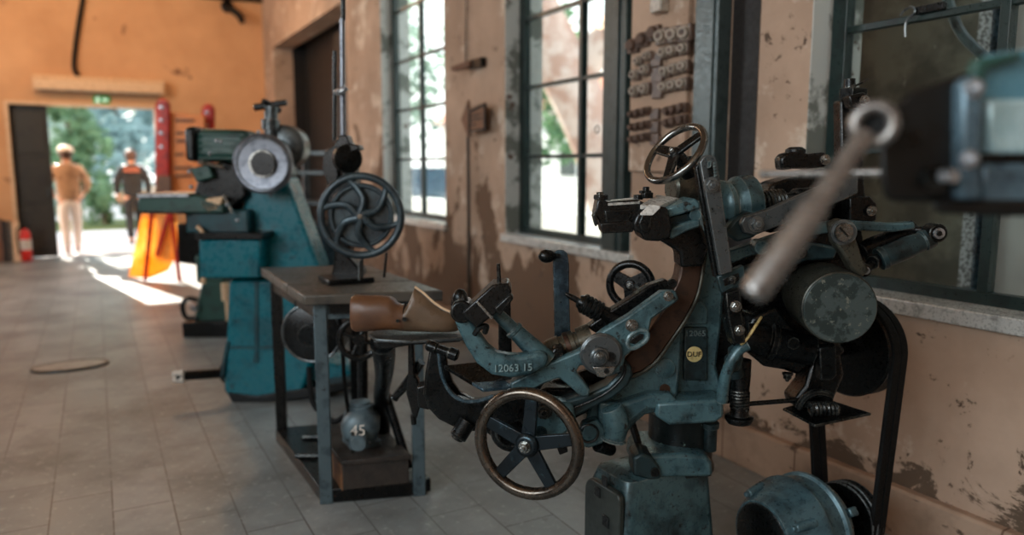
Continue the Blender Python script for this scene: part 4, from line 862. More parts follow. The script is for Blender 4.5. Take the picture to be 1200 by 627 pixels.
# pulley of the machine (disc parallel to the wall)
pc = P(1001, 406, 2.52); pc2 = P(1012, 600, 2.52); 
Rp = 60 * S(2.52); xa = X1
G('belt_pulley', MB().lathe(pc - xa * .05, xa, [(0, Rp * .2), (.004, Rp * .93), (.012, Rp * .96), (.03, Rp * .9), (.05, Rp * .9), (.066, Rp * .96), (.08, Rp * .96), (.084, Rp * .2)], 48), 'iron_black', 0)
MB().tube([P(1012, 380, 2.43), P(1033, 365, 2.43)], .002, 6).build('pulley_wire', 'iron_grey', mm)
G('pulley_shaft', MB().cyl(pc - xa * .22, pc + xa * .1, .025), 'iron', 0)

# ================================================================== ground motor, stand and belt
mc_ = P(945, 612, 2.45); mc_.y = P(1001, 406, 2.52).y + .0; mz = mc_.z; ax = V((1, -.05, 0)).normalized(); s_ = S(2.45); Rm = 62 * s_
pm = V((pc.x, pc.y + 0.0, 0)); 
mt = thing('electric_motor', 'large grey teal ribbed electric motor on the floor right of the pedestal', 'motor', (mc_.x, mc_.y, 0))
ml = mc_ - ax * (58 * s_)
prof = [(-.06, Rm * .62), (-.058, Rm * .7), (-.03, Rm * .8), (0, Rm * .84), (.03, Rm * .96), (.05, Rm), (.062, Rm * 1.04), (.074, Rm * 1.04), (.08, Rm * .97), (.14, Rm * .97), (.146, Rm * 1.03), (.158, Rm * 1.03), (.164, Rm * .95), (.2, Rm * .86), (.225, Rm * .55)]
MB().lathe(ml, ax, prof, 48).build('housing', 'motor_teal', mt)
MB().lathe(ml - ax * .062, ax, [(0, Rm * .56), (.012, Rm * .5), (.02, 0)], 36).lathe(ml - ax * .064, ax, [(0, Rm * .62), (.004, Rm * .66)], 36).build('end_opening', 'iron_black', mt)
for k in range(4):
    a_ = math.radians(35 + 90 * k); d = Y1 * math.cos(a_) * -1 + Z * math.sin(a_)
    MB().cyl(ml - ax * .04 + d * Rm * .82, ml + ax * .03 + d * Rm * .9, .014, .018).cyl(ml - ax * .055 + d * Rm * .82, ml - ax * .035 + d * Rm * .82, .010, n=6).build('end_lug', 'motor_teal', mt, .003)
    MB().box(ml + ax * .19 + d * Rm * .93, (.035, .03, .03), (ax, d.cross(ax), d)).build('pad', 'motor_teal', mt, .006)
px_ = pc.x - .03
pmc = V((pc.x, pc.y - .02, mz)); Rq = 43 * s_
prq = [(0, Rq * .3), (.001, Rq), (.008, Rq)]
for i in range(3): prq += [(.012 + i * .02, Rq * .88), (.02 + i * .02, Rq * .88), (.024 + i * .02, Rq), (.028 + i * .02, Rq)]
prq += [(.082, Rq * .3)]
MB().lathe(pmc - xa * .045, xa, prq, 44).cyl(pmc - xa * .14, pmc, .022).build('grooved_pulley', 'iron_black', mt)
MB().torus(pmc - xa * .036, xa, Rq, .0035, 44, 8).torus(pmc - xa * .012, xa, Rq, .0035, 44, 8).build('pulley_flange', 'iron_grey', mt)
mb = MB()
for s1 in (.0, .15): mb.b(ml.x + s1 - .01, ml.x + s1 + .04, mc_.y - Rm * .9, mc_.y + Rm * .9, .0, .06); mb.b(ml.x + s1, ml.x + s1 + .03, mc_.y - Rm * .8, mc_.y + Rm * .8, .05, mz - Rm * .5)
mb.b(ml.x - .04, ml.x + .26, mc_.y - Rm, mc_.y + Rm, 0, .03); mb.build('stand', 'iron_black', mt, .005)
# belts: loop round both pulleys
def belt(xc, r1, r2, w_, th):
    c1, c2 = V((xc, pc.y, pc.z)), V((xc, pmc.y, pmc.z)); d = c2 - c1; L = d.length; u = d / L; v = V((0, u.z, -u.y)); be = math.asin((r1 - r2) / L)
    pts = []
    for i in range(25):
        a = PI / 2 + be * -1 + (PI + 2 * be) * i / 24; pts.append(c1 + (u * math.cos(a) + v * math.sin(a)) * r1)
    for i in range(25):
        a = -PI / 2 - be * -1 + (PI - 2 * be) * i / 24
        pts.append(c2 + (u * math.cos(a) + v * math.sin(a)) * r2)
    mb = MB(); n = len(pts); rows = []
    for i, p in enumerate(pts):
        t = (pts[(i + 1) % n] - pts[i - 1]).normalized(); nn = V((0, t.z, -t.y))
        rows.append([mb.bm.verts.new(p + xa * (sx * w_ / 2) + nn * (sn * th / 2)) for sx, sn in ((-1, -1), (1, -1), (1, 1), (-1, 1))])
    for i in range(n):
        a, b_ = rows[i], rows[(i + 1) % n]
        for k in range(4): mb.face([a[k], a[(k + 1) % 4], b_[(k + 1) % 4], b_[k]])
    return mb
for i, (xo, lb) in enumerate(((-.022, 'black drive belt on the pulley groove nearer the drum, running down to the floor motor'), (.016, 'black drive belt on the pulley groove nearer the wall, running down to the floor motor'))):
    o = belt(pc.x + xo, Rp * .97, Rq * .93, .034, .016).build('drive_belt', 'rubber', None, .003); tag(o, lb, 'belt', 'drive belts of the big machine')

# ================================================================== shoe last, rest stand
sh = thing('shoe_last', 'brown wooden boot shaped last with a notched top resting on the steel plate', 'shoe last', P(470, 388, 2.55))
def loft(rings, n=22):
    mb = MB(); rr = []
    for (c, wx, up_, dn, tilt) in rings:
        r = []
        for k in range(n):
            a = 2 * PI * k / n; ca, sa = math.cos(a), math.sin(a)
            r.append(mb.bm.verts.new(c + N * (wx * (abs(ca) ** .8) * (1 if ca > 0 else -1)) + (Z + RT * tilt) * ((up_ if sa > 0 else dn) * (abs(sa) ** .85) * (1 if sa > 0 else -1))))
        rr.append(r)
    for a, b_ in zip(rr, rr[1:]):
        for k in range(n): mb.face([a[k], a[(k + 1) % n], b_[(k + 1) % n], b_[k]])
    mb.face(rr[0][::-1]); mb.face(rr[-1]); return mb
Dl = 2.55; s_ = S(Dl)
def rg(x, yt, yb, w_, tilt=0): ym = (yt + yb) / 2; h = (yb - yt) / 2 * s_; return (P(x, ym, Dl), w_, h, h, tilt)
loft([rg(412, 352, 380, .03), rg(413, 347, 386, .044), rg(417, 345, 389, .05), rg(432, 346, 388, .052), rg(448, 346, 387, .05), rg(457, 347, 386.5, .049), rg(462, 349, 386.5, .048), rg(465, 353, 387, .046), rg(470, 356, 387, .046), rg(474, 356, 387.5, .045)]).build('heel_block', 'leather_wood', sh, 0, ang=50)
loft([rg(472, 358, 387.5, .044, .3), rg(476, 352, 388, .045, .25), rg(480, 341, 388.5, .045, .2), rg(484, 335.5, 389, .044, .1), rg(488, 336, 389, .043), rg(494, 341, 389, .043), rg(506, 352, 389.5, .045), rg(518, 361, 389.5, .046), rg(528, 365, 389, .042), rg(535, 368, 388, .032), rg(539, 372, 386, .018)]).build('fore_part', 'last_wood', sh, 0, ang=50)
MB().lathe(P(474, 374, Dl - .052), -N, [(0, .008), (.003, .008)], 14).lathe(P(466, 376, Dl - .053), -N, [(0, .006), (.003, .006)], 14).build('hinge_pin', 'iron_black', sh)
MB().tube([P(x, y, Dl - .02) for x, y in ((486, 336), (496, 343), (508, 354), (520, 362), (532, 367))], .004, 6).build('pale_ridge', 'cream_paint', sh)
# stand that carries the plate: curved cast leg down to the bench frame
rs_ = thing('last_stand', 'dark iron stand with a flat plate and curved leg under the wooden last', 'stand', V((P(448, 490, 3.4).x, P(448, 490, 3.4).y, .067)))
ps_ = [P(430, 392, 2.47), P(470, 389.5, 2.47), P(545, 389, 2.5), P(545, 386.5, 2.64), P(470, 386, 2.64), P(436, 388, 2.64)]
zq = P(470, 390, 2.55).z
pq = lambda x, y: CAM + ray(x, y) * ((zq - CAM.z) / ray(x, y).z)
MB().poly([pq(432, 391), pq(440, 397), pq(480, 399), pq(545, 395), pq(545, 387), pq(470, 386), pq(440, 387)], V((0, 0, -.012))).build('plate', 'iron_grey', rs_, .004)
MB().pr([(436, 399), (452, 399), (476, 400), (540, 396), (540, 401), (480, 405), (452, 410), (440, 408)], 2.5, .08).build('plate_rib', 'iron_black', rs_, .006)
lb_ = P(452, 400, 2.58)
MB().tube([P(448, 402, 2.6), P(450, 416, 2.7), P(450, 440, 2.95), P(447, 462, 3.2), P(448, 490, 3.4), V((P(448, 490, 3.4).x, P(448, 490, 3.4).y, .07))], [.045, .042, .036, .034, .036, .036], 14).build('curved_leg', 'iron', rs_)
bq = P(448, 490, 3.4); MB().lathe((bq.x, bq.y, .067), Z, [(0, .09), (.02, .09), (.05, .05)], 28).build('base', 'iron_black', rs_)
MB().pr([(478, 400), (484, 398), (486, 440), (490, 446), (494, 470), (488, 492), (482, 484), (476, 462), (478, 440)], 2.56, .04).build('hanging_catch', 'iron_black', rs_, .006)
MB().tube([P(494, 424, 2.6), P(478, 448, 2.62), P(462, 466, 2.64)], [.016, .018, .014], 10).build('diagonal_lever', 'iron', rs_)
MB().cyl(P(484, 486, 2.58), P(485, 497, 2.58), .01).build('catch_tip', 'iron_black', rs_)

# ================================================================== bench with the flywheel press
L1, L2, L3 = Fl(383, 588), Fl(499, 578), Fl(329, 516); L4 = L2 + (L3 - L1)
zt = P(365, 349, 3.0).z - .035
bt = thing('steel_bench', 'grey steel framed bench with worn wooden top and no shelf clutter above, behind the last', 'bench', ((L1 + L2 + L3 + L4) / 4))
bt['label'] = 'steel framed bench with worn wooden top carrying the flywheel press'
uu = (L2 - L1).normalized(); vv = (L3 - L1).normalized()
def leg(p, m_): MB().box(p + V((0, 0, zt / 2)), (.055, .055, zt), (uu, uu.cross(Z) * -1, Z)).build('leg', m_, bt, .004)
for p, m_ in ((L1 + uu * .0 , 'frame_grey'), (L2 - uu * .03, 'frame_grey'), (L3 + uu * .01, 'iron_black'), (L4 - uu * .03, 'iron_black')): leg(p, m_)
o_ = .09
c1, c2, c3, c4 = L1 - uu * .09 - vv * .1, L2 + uu * .05 - vv * .1, L4 + uu * .05 + vv * .02, L3 - uu * .06 + vv * .02
for p in (c1, c2, c3, c4): p.z = zt
# three boards
for i in range(3):
    f0, f1 = i / 3 + .004, (i + 1) / 3 - .004
    MB().poly([c1.lerp(c4, f0), c2.lerp(c3, f0), c2.lerp(c3, f1), c1.lerp(c4, f1)], V((0, 0, .045))).build('top_board', 'bench_wood', bt, .008)
def bar(a, b_, w_, h_, z, m_, name): 
    d = (b_ - a); MB().box((a + b_) / 2 + V((0, 0, z)), (d.length, w_, h_), (d.normalized(), Z.cross(d.normalized()), Z)).build(name, m_, bt, .003)
e = V((0, 0, 0))
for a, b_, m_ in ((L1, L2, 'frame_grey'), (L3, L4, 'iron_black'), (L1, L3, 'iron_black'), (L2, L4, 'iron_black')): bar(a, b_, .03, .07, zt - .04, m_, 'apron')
for a, b_ in ((L1, L2), (L3, L4), (L1, L3), (L2, L4)): bar(a, b_, .05, .06, .035, 'iron_black', 'stretcher')
MB().poly([L1 + V((0, 0, .058)), L2 + V((0, 0, .058)), L4 + V((0, 0, .058)), L3 + V((0, 0, .058))], V((0, 0, .008))).build('shelf', 'iron_black', bt)
q = L1.lerp(L2, .34); q.z = zt - .02; q = q - vv * .035
rail = MB().box(q + uu * .03 + V((0, 0, -.005)), (.3, .012, .045), (uu, vv, Z)).build('nameplate_rail', 'iron_black', bt, .002)
MB().text('M E D', q + uu * .03 - vv * .009 + V((0, 0, -.005)), uu, Z, .052, .003).build('raised_lettering', 'frame_grey', rail)
a, b_ = P(462, 466, 3.2), L2 - uu * .05 + vv * .0; b_.z = .1
MB().cyl(a + vv * .12, b_ + vv * .06, .02).build('diagonal_brace', 'iron', bt)
MB().cyl(P(425, 482, 3.5), P(425, 372, 3.5), .025).build('central_post', 'iron_black', bt)
for y_, x0, x1 in ((512, 355, 378), (534, 346, 392)):
    a = Fl(x0, y_, .075); b_ = Fl(x1, y_, .075); MB().cyl(a, b_, .012, n=8).build('pedal_bar', 'iron', bt)
# hand wheel under the bench
uw = P(421, 397, 3.05)
hw = thing('belt_wheel', 'dark spoked wheel half hidden under the bench behind the wooden last', 'wheel', V((uw.x, uw.y, uw.z - .1)))
MB().torus(uw, azdir(PSD - 10), 23 * S(3.05), .014, 40, 10).build('rim', 'iron_black', hw)
mb = MB()
for k in range(4):
    U, W_, A = frame_of(azdir(PSD - 10)); a_ = k * PI / 2 + .4; mb.cyl(uw, uw + (U * math.cos(a_) + W_ * math.sin(a_)) * 23 * S(3.05), .01, n=8)
mb.lathe(uw - azdir(PSD - 10) * .03, azdir(PSD - 10), [(0, .025), (.06, .025)], 16); mb.build('spokes', 'iron_black', hw)
MB().cyl(uw, uw + azdir(PSD - 10) * .2, .014).tube([uw + azdir(PSD - 10) * .19, uw + azdir(PSD - 10) * .19 + Z * (zt - uw.z)], .02, 8).build('hanger', 'iron_black', hw)
# motor hanging under the bench
hm = P(372, 385, 3.5)
um = thing('underbench_motor', 'dark motor hanging under the bench top with bright worn edges', 'motor', V((hm.x, hm.y, hm.z - .16)))
MB().lathe(hm - N * .12, N, [(0, .08), (.02, .14), (.2, .15), (.26, .12)], 30).build('housing', 'iron_black', um)
MB().torus(hm - N * .1, N, .135, .008, 36, 8).build('front_ring', 'iron_grey', um)
MB().pr([(344, 352), (402, 350), (400, 368), (346, 370)], 3.4, .2).build('mount', 'iron_black', um, .008)
MB().cyl(hm - N * .16, hm - N * .11, .05).build('pulley', 'iron', um)
o = MB().tube([P(398, 372, 3.2), P(402, 420, 3.2), P(404, 452, 3.2), P(408, 480, 3.2), P(410, 488, 3.2)], .009, 8).build('hanging_cable', 'rubber'); tag(o, 'thin black cable hanging under the bench left of the small motor', 'cable')
# crate and small motor on the frame
k0, k1, k2 = Fl(402, 577, .06), Fl(480, 569, .06), Fl(388, 556, .06); kv = (k2 - k0); kz = .068
kh = P(402, 545, 3.25).z - kz; 
cr = thing('wooden_crate', 'low wooden block under the small grey motor on the bench frame', 'crate', V(((k0 + k1 + k2) / 3).to_tuple()))
k0.z = k1.z = k2.z = kz; kh = .115
k3 = k1 + kv * 1.5; k2b = k0 + kv * 1.5
MB().poly([k0, k1, k3, k2b], V((0, 0, kh))).build('body', 'crate_dark', cr, .005)
MB().poly([k0 - (k1 - k0).normalized() * .004, k2b - (k1 - k0).normalized() * .004, k2b, k0], V((0, 0, kh - .004))).build('bare_end', 'crate_wood', cr)
ex2 = (k1 - k0) * .02
MB().poly([k0 - ex2 - kv * .06 + Z * kh, k1 + ex2 - kv * .06 + Z * kh, k3 + ex2 + Z * kh, k2b - ex2 + Z * kh], V((0, 0, .022))).build('lid', 'crate_dark', cr, .004)
sm_z = kz + kh + .022
smc = (k0 + k1 + k3 + k2b) / 4; smc = V((smc.x, smc.y, sm_z)) + vv * .02 - uu * .01
sm = thing('small_motor', 'small grey motor with a painted white number on the wooden block', 'motor', smc)
Dm_ = (smc - CAM).dot(N); s_ = S(Dm_); R_ = 23 * s_; mcn = smc + Z * (R_ + .015)
fa = -azdir(PSD - 8)
MB().lathe(mcn - fa * .1, fa, [(0, R_ * .5), (.01, R_ * .8), (.03, R_ * .97), (.16, R_), (.19, R_ * .95), (.21, R_ * .8), (.225, R_ * .5), (.228, 0)], 36).build('housing', 'motor_grey', sm)
MB().lathe(mcn + Z * R_ * .8 + fa * .03, Z, [(-.02, R_ * .62), (R_ * .25, R_ * .64), (R_ * .32, R_ * .56), (R_ * .33, R_ * .5), (R_ * .44, R_ * .52), (R_ * .48, R_ * .42)], 30).build('terminal_cap', 'motor_grey', sm)
MB().lathe(mcn + fa * .1 - Z * R_ * .2, fa, [(0, R_ * .42), (.12, R_ * .42), (.126, R_ * .36)], 24).build('end_boss', 'motor_grey', sm)
for k in range(3):
    a_ = PI / 2 + k * 2 * PI / 3 + .5; U, W_, A = frame_of(fa); MB().bolt(mcn + fa * .21 - Z * R_ * .2 + (U * math.cos(a_) + W_ * math.sin(a_)) * R_ * .55, fa, .009, .016).build('bolt', 'iron_black', sm)
nd_ = mcn + fa * .2 + Z * R_ * .38
MB().text('45', nd_ + fa * .008, -fa.cross(Z) * -1 if False else Z.cross(fa), (Z - fa * .35), R_ * .75, .004).build('painted_number', 'white_paint', sm)
MB().b(smc.x - .07, smc.x + .07, smc.y - .07, smc.y + .07, smc.z, smc.z + .03).build('foot', 'motor_grey', sm, .006)
o = MB().tube([mcn - fa * .02 - uu * R_ * .6, P(405, 488, 3.3), P(392, 494, 3.35), P(380, 486, 3.4), P(366, 470, 3.45), P(362, 430, 3.5)], .013, 10).build('motor_cable', 'rubber'); tag(o, 'thick black cable looping left from the small grey motor', 'cable')

# flywheel press on the bench
fw_ = P(423, 253, 3.3); s_ = S(3.3); ba = P(405, 322, 3.35)
pz = zt + .0455
fp = thing('flywheel_press', 'black iron press with a large spoked flywheel standing on the wooden bench', 'machine', V((ba.x, ba.y, pz)))
axw = azdir(PSD - 4)
handwheel(fp, fw_, axw, 46 * s_, 4.5 * s_, 6, 'iron_blue', 'iron_blue', 6 * s_, 4 * s_, .3, .16, name='flywheel', hub_off=-.02)
MB().torus(fw_ + axw * .012, axw, 35 * s_, 3.0 * s_, 48, 10).build('inner_rim', 'iron_blue', fp)
MB().lathe(fw_ + axw * .02, axw, [(0, 35 * s_), (.02, 35 * s_)], 44).build('backing_disc', 'iron_blue', fp)
MB().cyl(fw_, fw_ + axw * .16, .03).build('wheel_axle', 'iron_black', fp)
MB().pr([(388, 324), (392, 298), (384, 270), (382, 215), (386, 196), (400, 186), (415, 196), (418, 220), (412, 280), (408, 300), (424, 318), (424, 326)], 3.42, .12).build('column', 'iron_black', fp, .01)
MB().b(ba.x - .1, ba.x + .11, ba.y - .08, ba.y + .1, pz, pz + .025).build('base_plate', 'iron', fp, .006)
MB().cyl(P(424, 328, 3.32), P(424, 300, 3.32), .008).cyl(P(421, 328, 3.3), P(421, 305, 3.3), .006).build('pull_rod', 'iron_grey', fp)
MB().cyl(P(450, 325, 3.3), P(453, 296, 3.3), .006).build('thin_rod', 'iron_black', fp)
MB().lathe(P(406, 186, 3.36), -azdir(PSD - 30), [(0, 17 * s_), (.025, 17 * s_), (.03, 14 * s_)], 30).build('small_disc', 'iron', fp)
MB().pr([(392, 168), (398, 158), (406, 158), (410, 168), (420, 170), (422, 175), (412, 178), (412, 190), (400, 196), (390, 190)], 3.34, .1).build('head', 'iron_black', fp, .006)
MB().pr([(380, 178), (392, 170), (396, 205), (392, 220), (383, 214), (377, 196)], 3.38, .08).build('side_gear', 'iron_black', fp, .004)
MB().cyl(P(402, 165, 3.38), P(401, 22, 3.38), 3.2 * s_, n=14).build('tall_rod', 'disc_steel', fp)
MB().cyl(P(402, 24, 3.38), P(402, -30, 3.38), 3 * s_, n=14).build('upper_rod', 'iron_black', fp)
MB().tube([P(393, 108, 3.36), P(399, 107, 3.34), P(406, 102, 3.34)], [.012, .016, .012], 10).build('rod_clip', 'pale_steel', fp)
MB().cyl(P(392, 60, 3.44), P(392, 165, 3.44), .01).build('chain', 'iron_black', fp)

# ================================================================== teal trimming press
DT = 4.5; s_ = S(DT); tb = Fl(290, 470)
tm = thing('teal_press', 'bright teal trimming press with slanted column and silver disc behind the bench', 'machine', tb)
H = lambda name, mb, m, bevel=.01, parent=None, **k: mb.build(name, m, parent or tm, bevel, **k)
zf = lambda x, D: (x, 0)
def foot_poly(px, D, t):
    """outline whose bottom vertices are dropped to the floor"""
    pts = [P(x, y, D) for x, y in px]; m_ = min(p.z for p in pts)
    for p in pts: p.z -= 0
    return MB().poly(pts, N * t)
H('column_base', foot_poly([(268, 328), (345, 328), (352, 400), (366, 424), (352, 466), (300, 470), (270, 470), (262, 458), (264, 420)], DT, .42), 'teal_bright', .02)
H('column_foot', foot_poly([(345, 395), (358, 414), (378, 424), (406, 430), (412, 440), (410, 452), (345, 464)], DT + .15, .3), 'teal_bright', .02)
H('base_skirt', foot_poly([(266, 460), (300, 464), (412, 447), (411, 455), (352, 468), (300, 474), (272, 473)], DT - .01, .5), 'iron_black', .008)
H('base_seam', MB().pr([(266, 406), (348, 406), (348, 409), (266, 409)], DT - .005, .02), 'teal_deep', 0)
H('column_rib', MB().pr([(298, 330), (303, 330), (303, 425), (298, 425)], DT - .006, .02), 'teal_deep', .003)
H('slanted_column', MB().pr([(283, 250), (290, 222), (312, 205), (336, 208), (346, 238), (374, 312), (374, 332), (318, 332)], DT + .06, .26), 'teal_bright', .02)
H('column_shadow_side', MB().pr([(262, 262), (284, 252), (319, 330), (268, 330)], DT + .12, .2), 'teal_deep', .01)  # flank in deeper teal; its shade is put into the colour
H('drawer_box', MB().pr([(233, 281), (304, 281), (304, 326), (233, 326)], DT - .12, .4), 'teal_bright', .012)
H('box_top', MB().pr([(228, 273), (308, 273), (308, 281), (228, 281)], DT - .14, .44), 'iron_black', .006)
H('saddle', MB().pr([(216, 246), (290, 246), (292, 273), (218, 273)], DT - .05, .3), 'teal_deep', .012)
hd_ = DT - .12
ds = H('silver_disc', MB().lathe(P(308, 192, hd_), N, [(-.02, 24 * s_), (-.024, 30 * s_), (-.012, 33.5 * s_), (.02, 33.5 * s_), (.03, 30 * s_)], 48), 'disc_steel', 0)
MB().lathe(P(308, 192, hd_ - .025), -N, [(0, 16 * s_), (.012, 15 * s_), (.02, 15 * s_), (.02, 13 * s_)], 36).build('disc_collar', 'steel', ds)
MB().lathe(P(308, 192, hd_ - .047), -N, [(0, 13.5 * s_), (.004, 13 * s_)], 32).build('disc_bore', 'iron_black', ds)
MB().torus(P(308, 192, hd_ - .02), N, 28.5 * s_, .006, 48, 8).build('disc_groove', 'iron_grey', ds)
H('disc_spindle', MB().cyl(P(308, 192, hd_), P(308, 192, hd_) + N * .3, .1), 'teal_deep', .01)
a, b_ = P(228, 168, DT + .05), P(292, 170, DT + .15); ax = b_ - a; L = ax.length
gm = H('head_motor', MB().pr([(228, 150), (290, 152), (290, 190), (228, 190)], DT, .26), 'green_motor', .05, seg=3)
MB().pr([(215, 150), (227, 147), (229, 190), (217, 188)], DT - .02, .28).build('end_bell', 'iron_black', gm, .02)
for i in range(5): MB().pr([(232, 156 + i * 7), (286, 157 + i * 7), (286, 159 + i * 7), (232, 158 + i * 7)], DT - .008, .02).build('cooling_fin', 'green_motor', gm, .002)
H('gear_cover', MB().lathe(P(330, 172, DT + .15), N, [(0, 20 * s_), (.02, 26 * s_), (.16, 26 * s_)], 32), 'iron_grey', 0)
H('head_casting', MB().pr([(272, 196), (288, 172), (318, 160), (332, 165), (338, 205), (320, 222), (296, 222), (284, 240), (270, 232)], DT + .08, .22), 'teal_deep', .02)
H('spindle', MB().cyl(P(317, 165, DT + .15), P(318, 124, DT + .15), .04).cyl(P(317, 152, DT + .15), P(317, 140, DT + .15), .055), 'iron_grey', .004)
H('cross_handle', MB().cyl(P(298, 126, DT + .15), P(336, 120, DT + .15), .022, .018).cyl(P(308, 118, DT + .1), P(328, 130, DT + .2), .018), 'iron_black', .003)
H('tool_head', MB().pr([(236, 196), (262, 188), (284, 196), (290, 230), (270, 246), (246, 240), (226, 226)], DT, .2), 'iron_black', .02)
H('tool_slide', MB().pr([(222, 198), (244, 192), (250, 208), (230, 214)], DT - .06, .1), 'green_motor', .01)
H('worn_block', MB().pr([(233, 234), (262, 230), (256, 246), (244, 250), (236, 244)], DT - .1, .08), 'cream_paint', .01)
H('tool_arm', MB().cyl(P(232, 190, DT - .1), P(262, 196, DT - .05), .012), 'steel', .002)
H('tool_arm', MB().cyl(P(262, 228, DT - .1), P(272, 250, DT - .1), .01), 'steel', .002)
for (x, y) in ((222, 201), (224, 219), (243, 126), (253, 144), (254, 165), (259, 166), (290, 146), (303, 155), (246, 180), (278, 258), (266, 240)):
    MB().ball(P(x, y, DT - .14), .012, n=10).build('glint_ball', 'pale_steel', tm) if y > 150 else None  # pale balls added to stand for glints on the metal
bed = H('work_bed', MB().pr([(161, 233), (166, 229), (232, 229), (262, 240), (262, 250), (164, 250), (160, 246)], DT - .1, .36), 'green_motor', .012)
MB().pr([(160, 227), (220, 227), (222, 231), (160, 232)], DT - .12, .4).build('bed_edge', 'pale_steel', bed, .004)
MB().pr([(162, 247), (216, 248), (216, 251), (162, 250)], DT - .11, .02).build('lower_edge', 'bronze_rim', bed, .002)
lv = H('foot_lever', MB().cyl(P(266, 437, DT + .1), P(206, 441, DT - .05), .03), 'iron_black', .003)
for dz in (-.018, .02): MB().cyl(P(216, 441, DT - .05) + Z * dz, P(203, 442, DT - .05) + Z * dz, .022, .018).build('white_tip', 'white_paint', lv, .004)
H('lever_hub', MB().cyl(P(262, 438, DT + .1), P(272, 436, DT + .15), .06), 'iron_black', .006)
H('side_rod', MB().tube([P(261, 440, DT), P(264, 420, DT), P(268, 400, DT)], .014, 8), 'teal_deep', 0)
H('air_pipe', MB().tube([P(231, 265, DT - .1), P(237, 272, DT - .1), P(239, 284, DT - .1), P(239, 310, DT - .1), P(238, 332, DT - .1)], [.012, .012, .014, .018, .016], 10), 'cream_paint', 0)

# small green machine leg further back
gq = Fl(240, 394)
gm2 = thing('green_pedestal', 'dark green machine pedestal with pale fittings behind the teal press', 'machine', gq)
Dg = (gq - CAM).dot(N)
MB().pr([(236, 330), (268, 330), (266, 378), (270, 392), (218, 392), (226, 376)], Dg, .3).build('pedestal', 'green_motor', gm2, .02)
MB().pr([(212, 378), (270, 376), (272, 396), (214, 397)], Dg - .05, .4).build('foot', 'iron_black', gm2, .015)
MB().tube([P(232, 352, Dg - .06), P(220, 350, Dg - .08), P(214, 358, Dg - .1), P(218, 372, Dg - .08), P(230, 372, Dg - .06)], .02, 8).build('hand_guard', 'iron_black', gm2)
MB().lathe(P(230, 360, Dg - .05), -N, [(0, .03), (.05, .03), (.06, .02)], 20).build('dial', 'pale_steel', gm2)
MB().cyl(P(264, 332, Dg - .03), P(265, 352, Dg - .03), .035).cyl(P(266, 352, Dg - .03), P(268, 376, Dg - .03), .02).build('pipe', 'cream_paint', gm2)
MB().pr([(206, 262), (236, 262), (236, 312), (208, 308)], Dg + .1, .25).build('cabinet', 'iron_black', gm2, .02)
MB().pr([(228, 300), (262, 300), (262, 332), (230, 332)], Dg + .02, .25).build('neck', 'green_motor', gm2, .015)

# grey rack and blue grey machine behind the press
rq = V((2.0, 6.6, 0)); Dr = (rq - CAM).dot(N)
rk = thing('grey_rack', 'grey metal rack with crossbars behind the flywheel press', 'rack', Fl(368, 345) if False else P(368, 300, 6.6) * 1)
base = P(368, 300, 6.6); rk.location = (base.x, base.y, 0)
for x in (344, 386):
    q = P(x, 175, 6.6); MB().b(q.x - .025, q.x + .025, q.y - .025, q.y + .025, 0, q.z).build('upright', 'iron_grey', rk, .004)
    q = P(x, 175, 6.6) + N * .35; MB().b(q.x - .025, q.x + .025, q.y - .025, q.y + .025, 0, P(x, 175, 6.6).z).build('upright', 'iron_grey', rk, .004)
for y in (177, 200, 236, 262):
    a, b_ = P(344, y, 6.6), P(386, y, 6.6); MB().poly([a, b_, b_ + N * .35, a + N * .35], V((0, 0, -.035))).build('crossbar', 'iron_grey', rk, .004)
bq_ = P(362, 290, 6.1)
bc = thing('blue_cabinet', 'low blue grey metal cabinet between the teal press and the bench', 'cabinet', (bq_.x, bq_.y, 0))
q0, q1 = P(336, 268, 6.0), P(392, 268, 6.0); q0.z = q1.z = 0; hz_ = P(360, 264, 6.0).z
MB().poly([q0, q1, q1 + N * .4, q0 + N * .4], V((0, 0, hz_))).build('body', 'steel_blue', bc, .02)
MB().poly([q0 - N * .02 + Z * .1 + RT * .05, q1 - N * .02 + Z * .1 - RT * .05, q1 + Z * .1 - RT * .05, q0 + Z * .1 + RT * .05], V((0, 0, hz_ - .2))).build('door', 'steel_blue', bc, .008)
MB().box((q0 + q1) / 2 - N * .035 + Z * hz_ * .6, (.12, .02, .025), (RT, N, Z)).build('handle', 'iron_grey', bc, .004)

# ================================================================== tall red and orange sign
sg = thing('folding_sign', 'tall red framed orange board with slanting orange panels by the doorway', 'sign', Fl(190, 327))
Ds = (Fl(185, 328) - CAM).dot(N); s_ = S(Ds)
def rail_(x, y0, y1, w_, D_):
    mb = MB(); mb.pr([(x - w_, y1), (x - w_, y0 + w_), (x - w_ * .7, y0 + w_ * .3), (x, y0), (x + w_ * .7, y0 + w_ * .3), (x + w_, y0 + w_), (x + w_, y1)], D_, .06); return mb
for x, y0, D_ in ((189.5, 115, Ds), (243, 121, Ds + .25)):
    f = rail_(x, y0, 300, 8.5 if x < 200 else 7.5, D_).build('red_post', 'red_paint', sg, .02)
    for yy_ in (126, 141, 156, 172): MB().lathe(P(x, yy_ + (y0 - 115), D_ - .004), -N, [(0, 2.2 * s_), (.012, 2.0 * s_), (.02, 0)], 14).build('glint_stud', 'pale_steel', f)  # pale studs added in place of light glinting off the post
bo_ = MB().pr([(199, 131), (240, 136), (240, 232), (199, 232)], Ds + .06, .04).build('orange_board', 'orange_board', sg, .01)
rnd = random.Random(5)
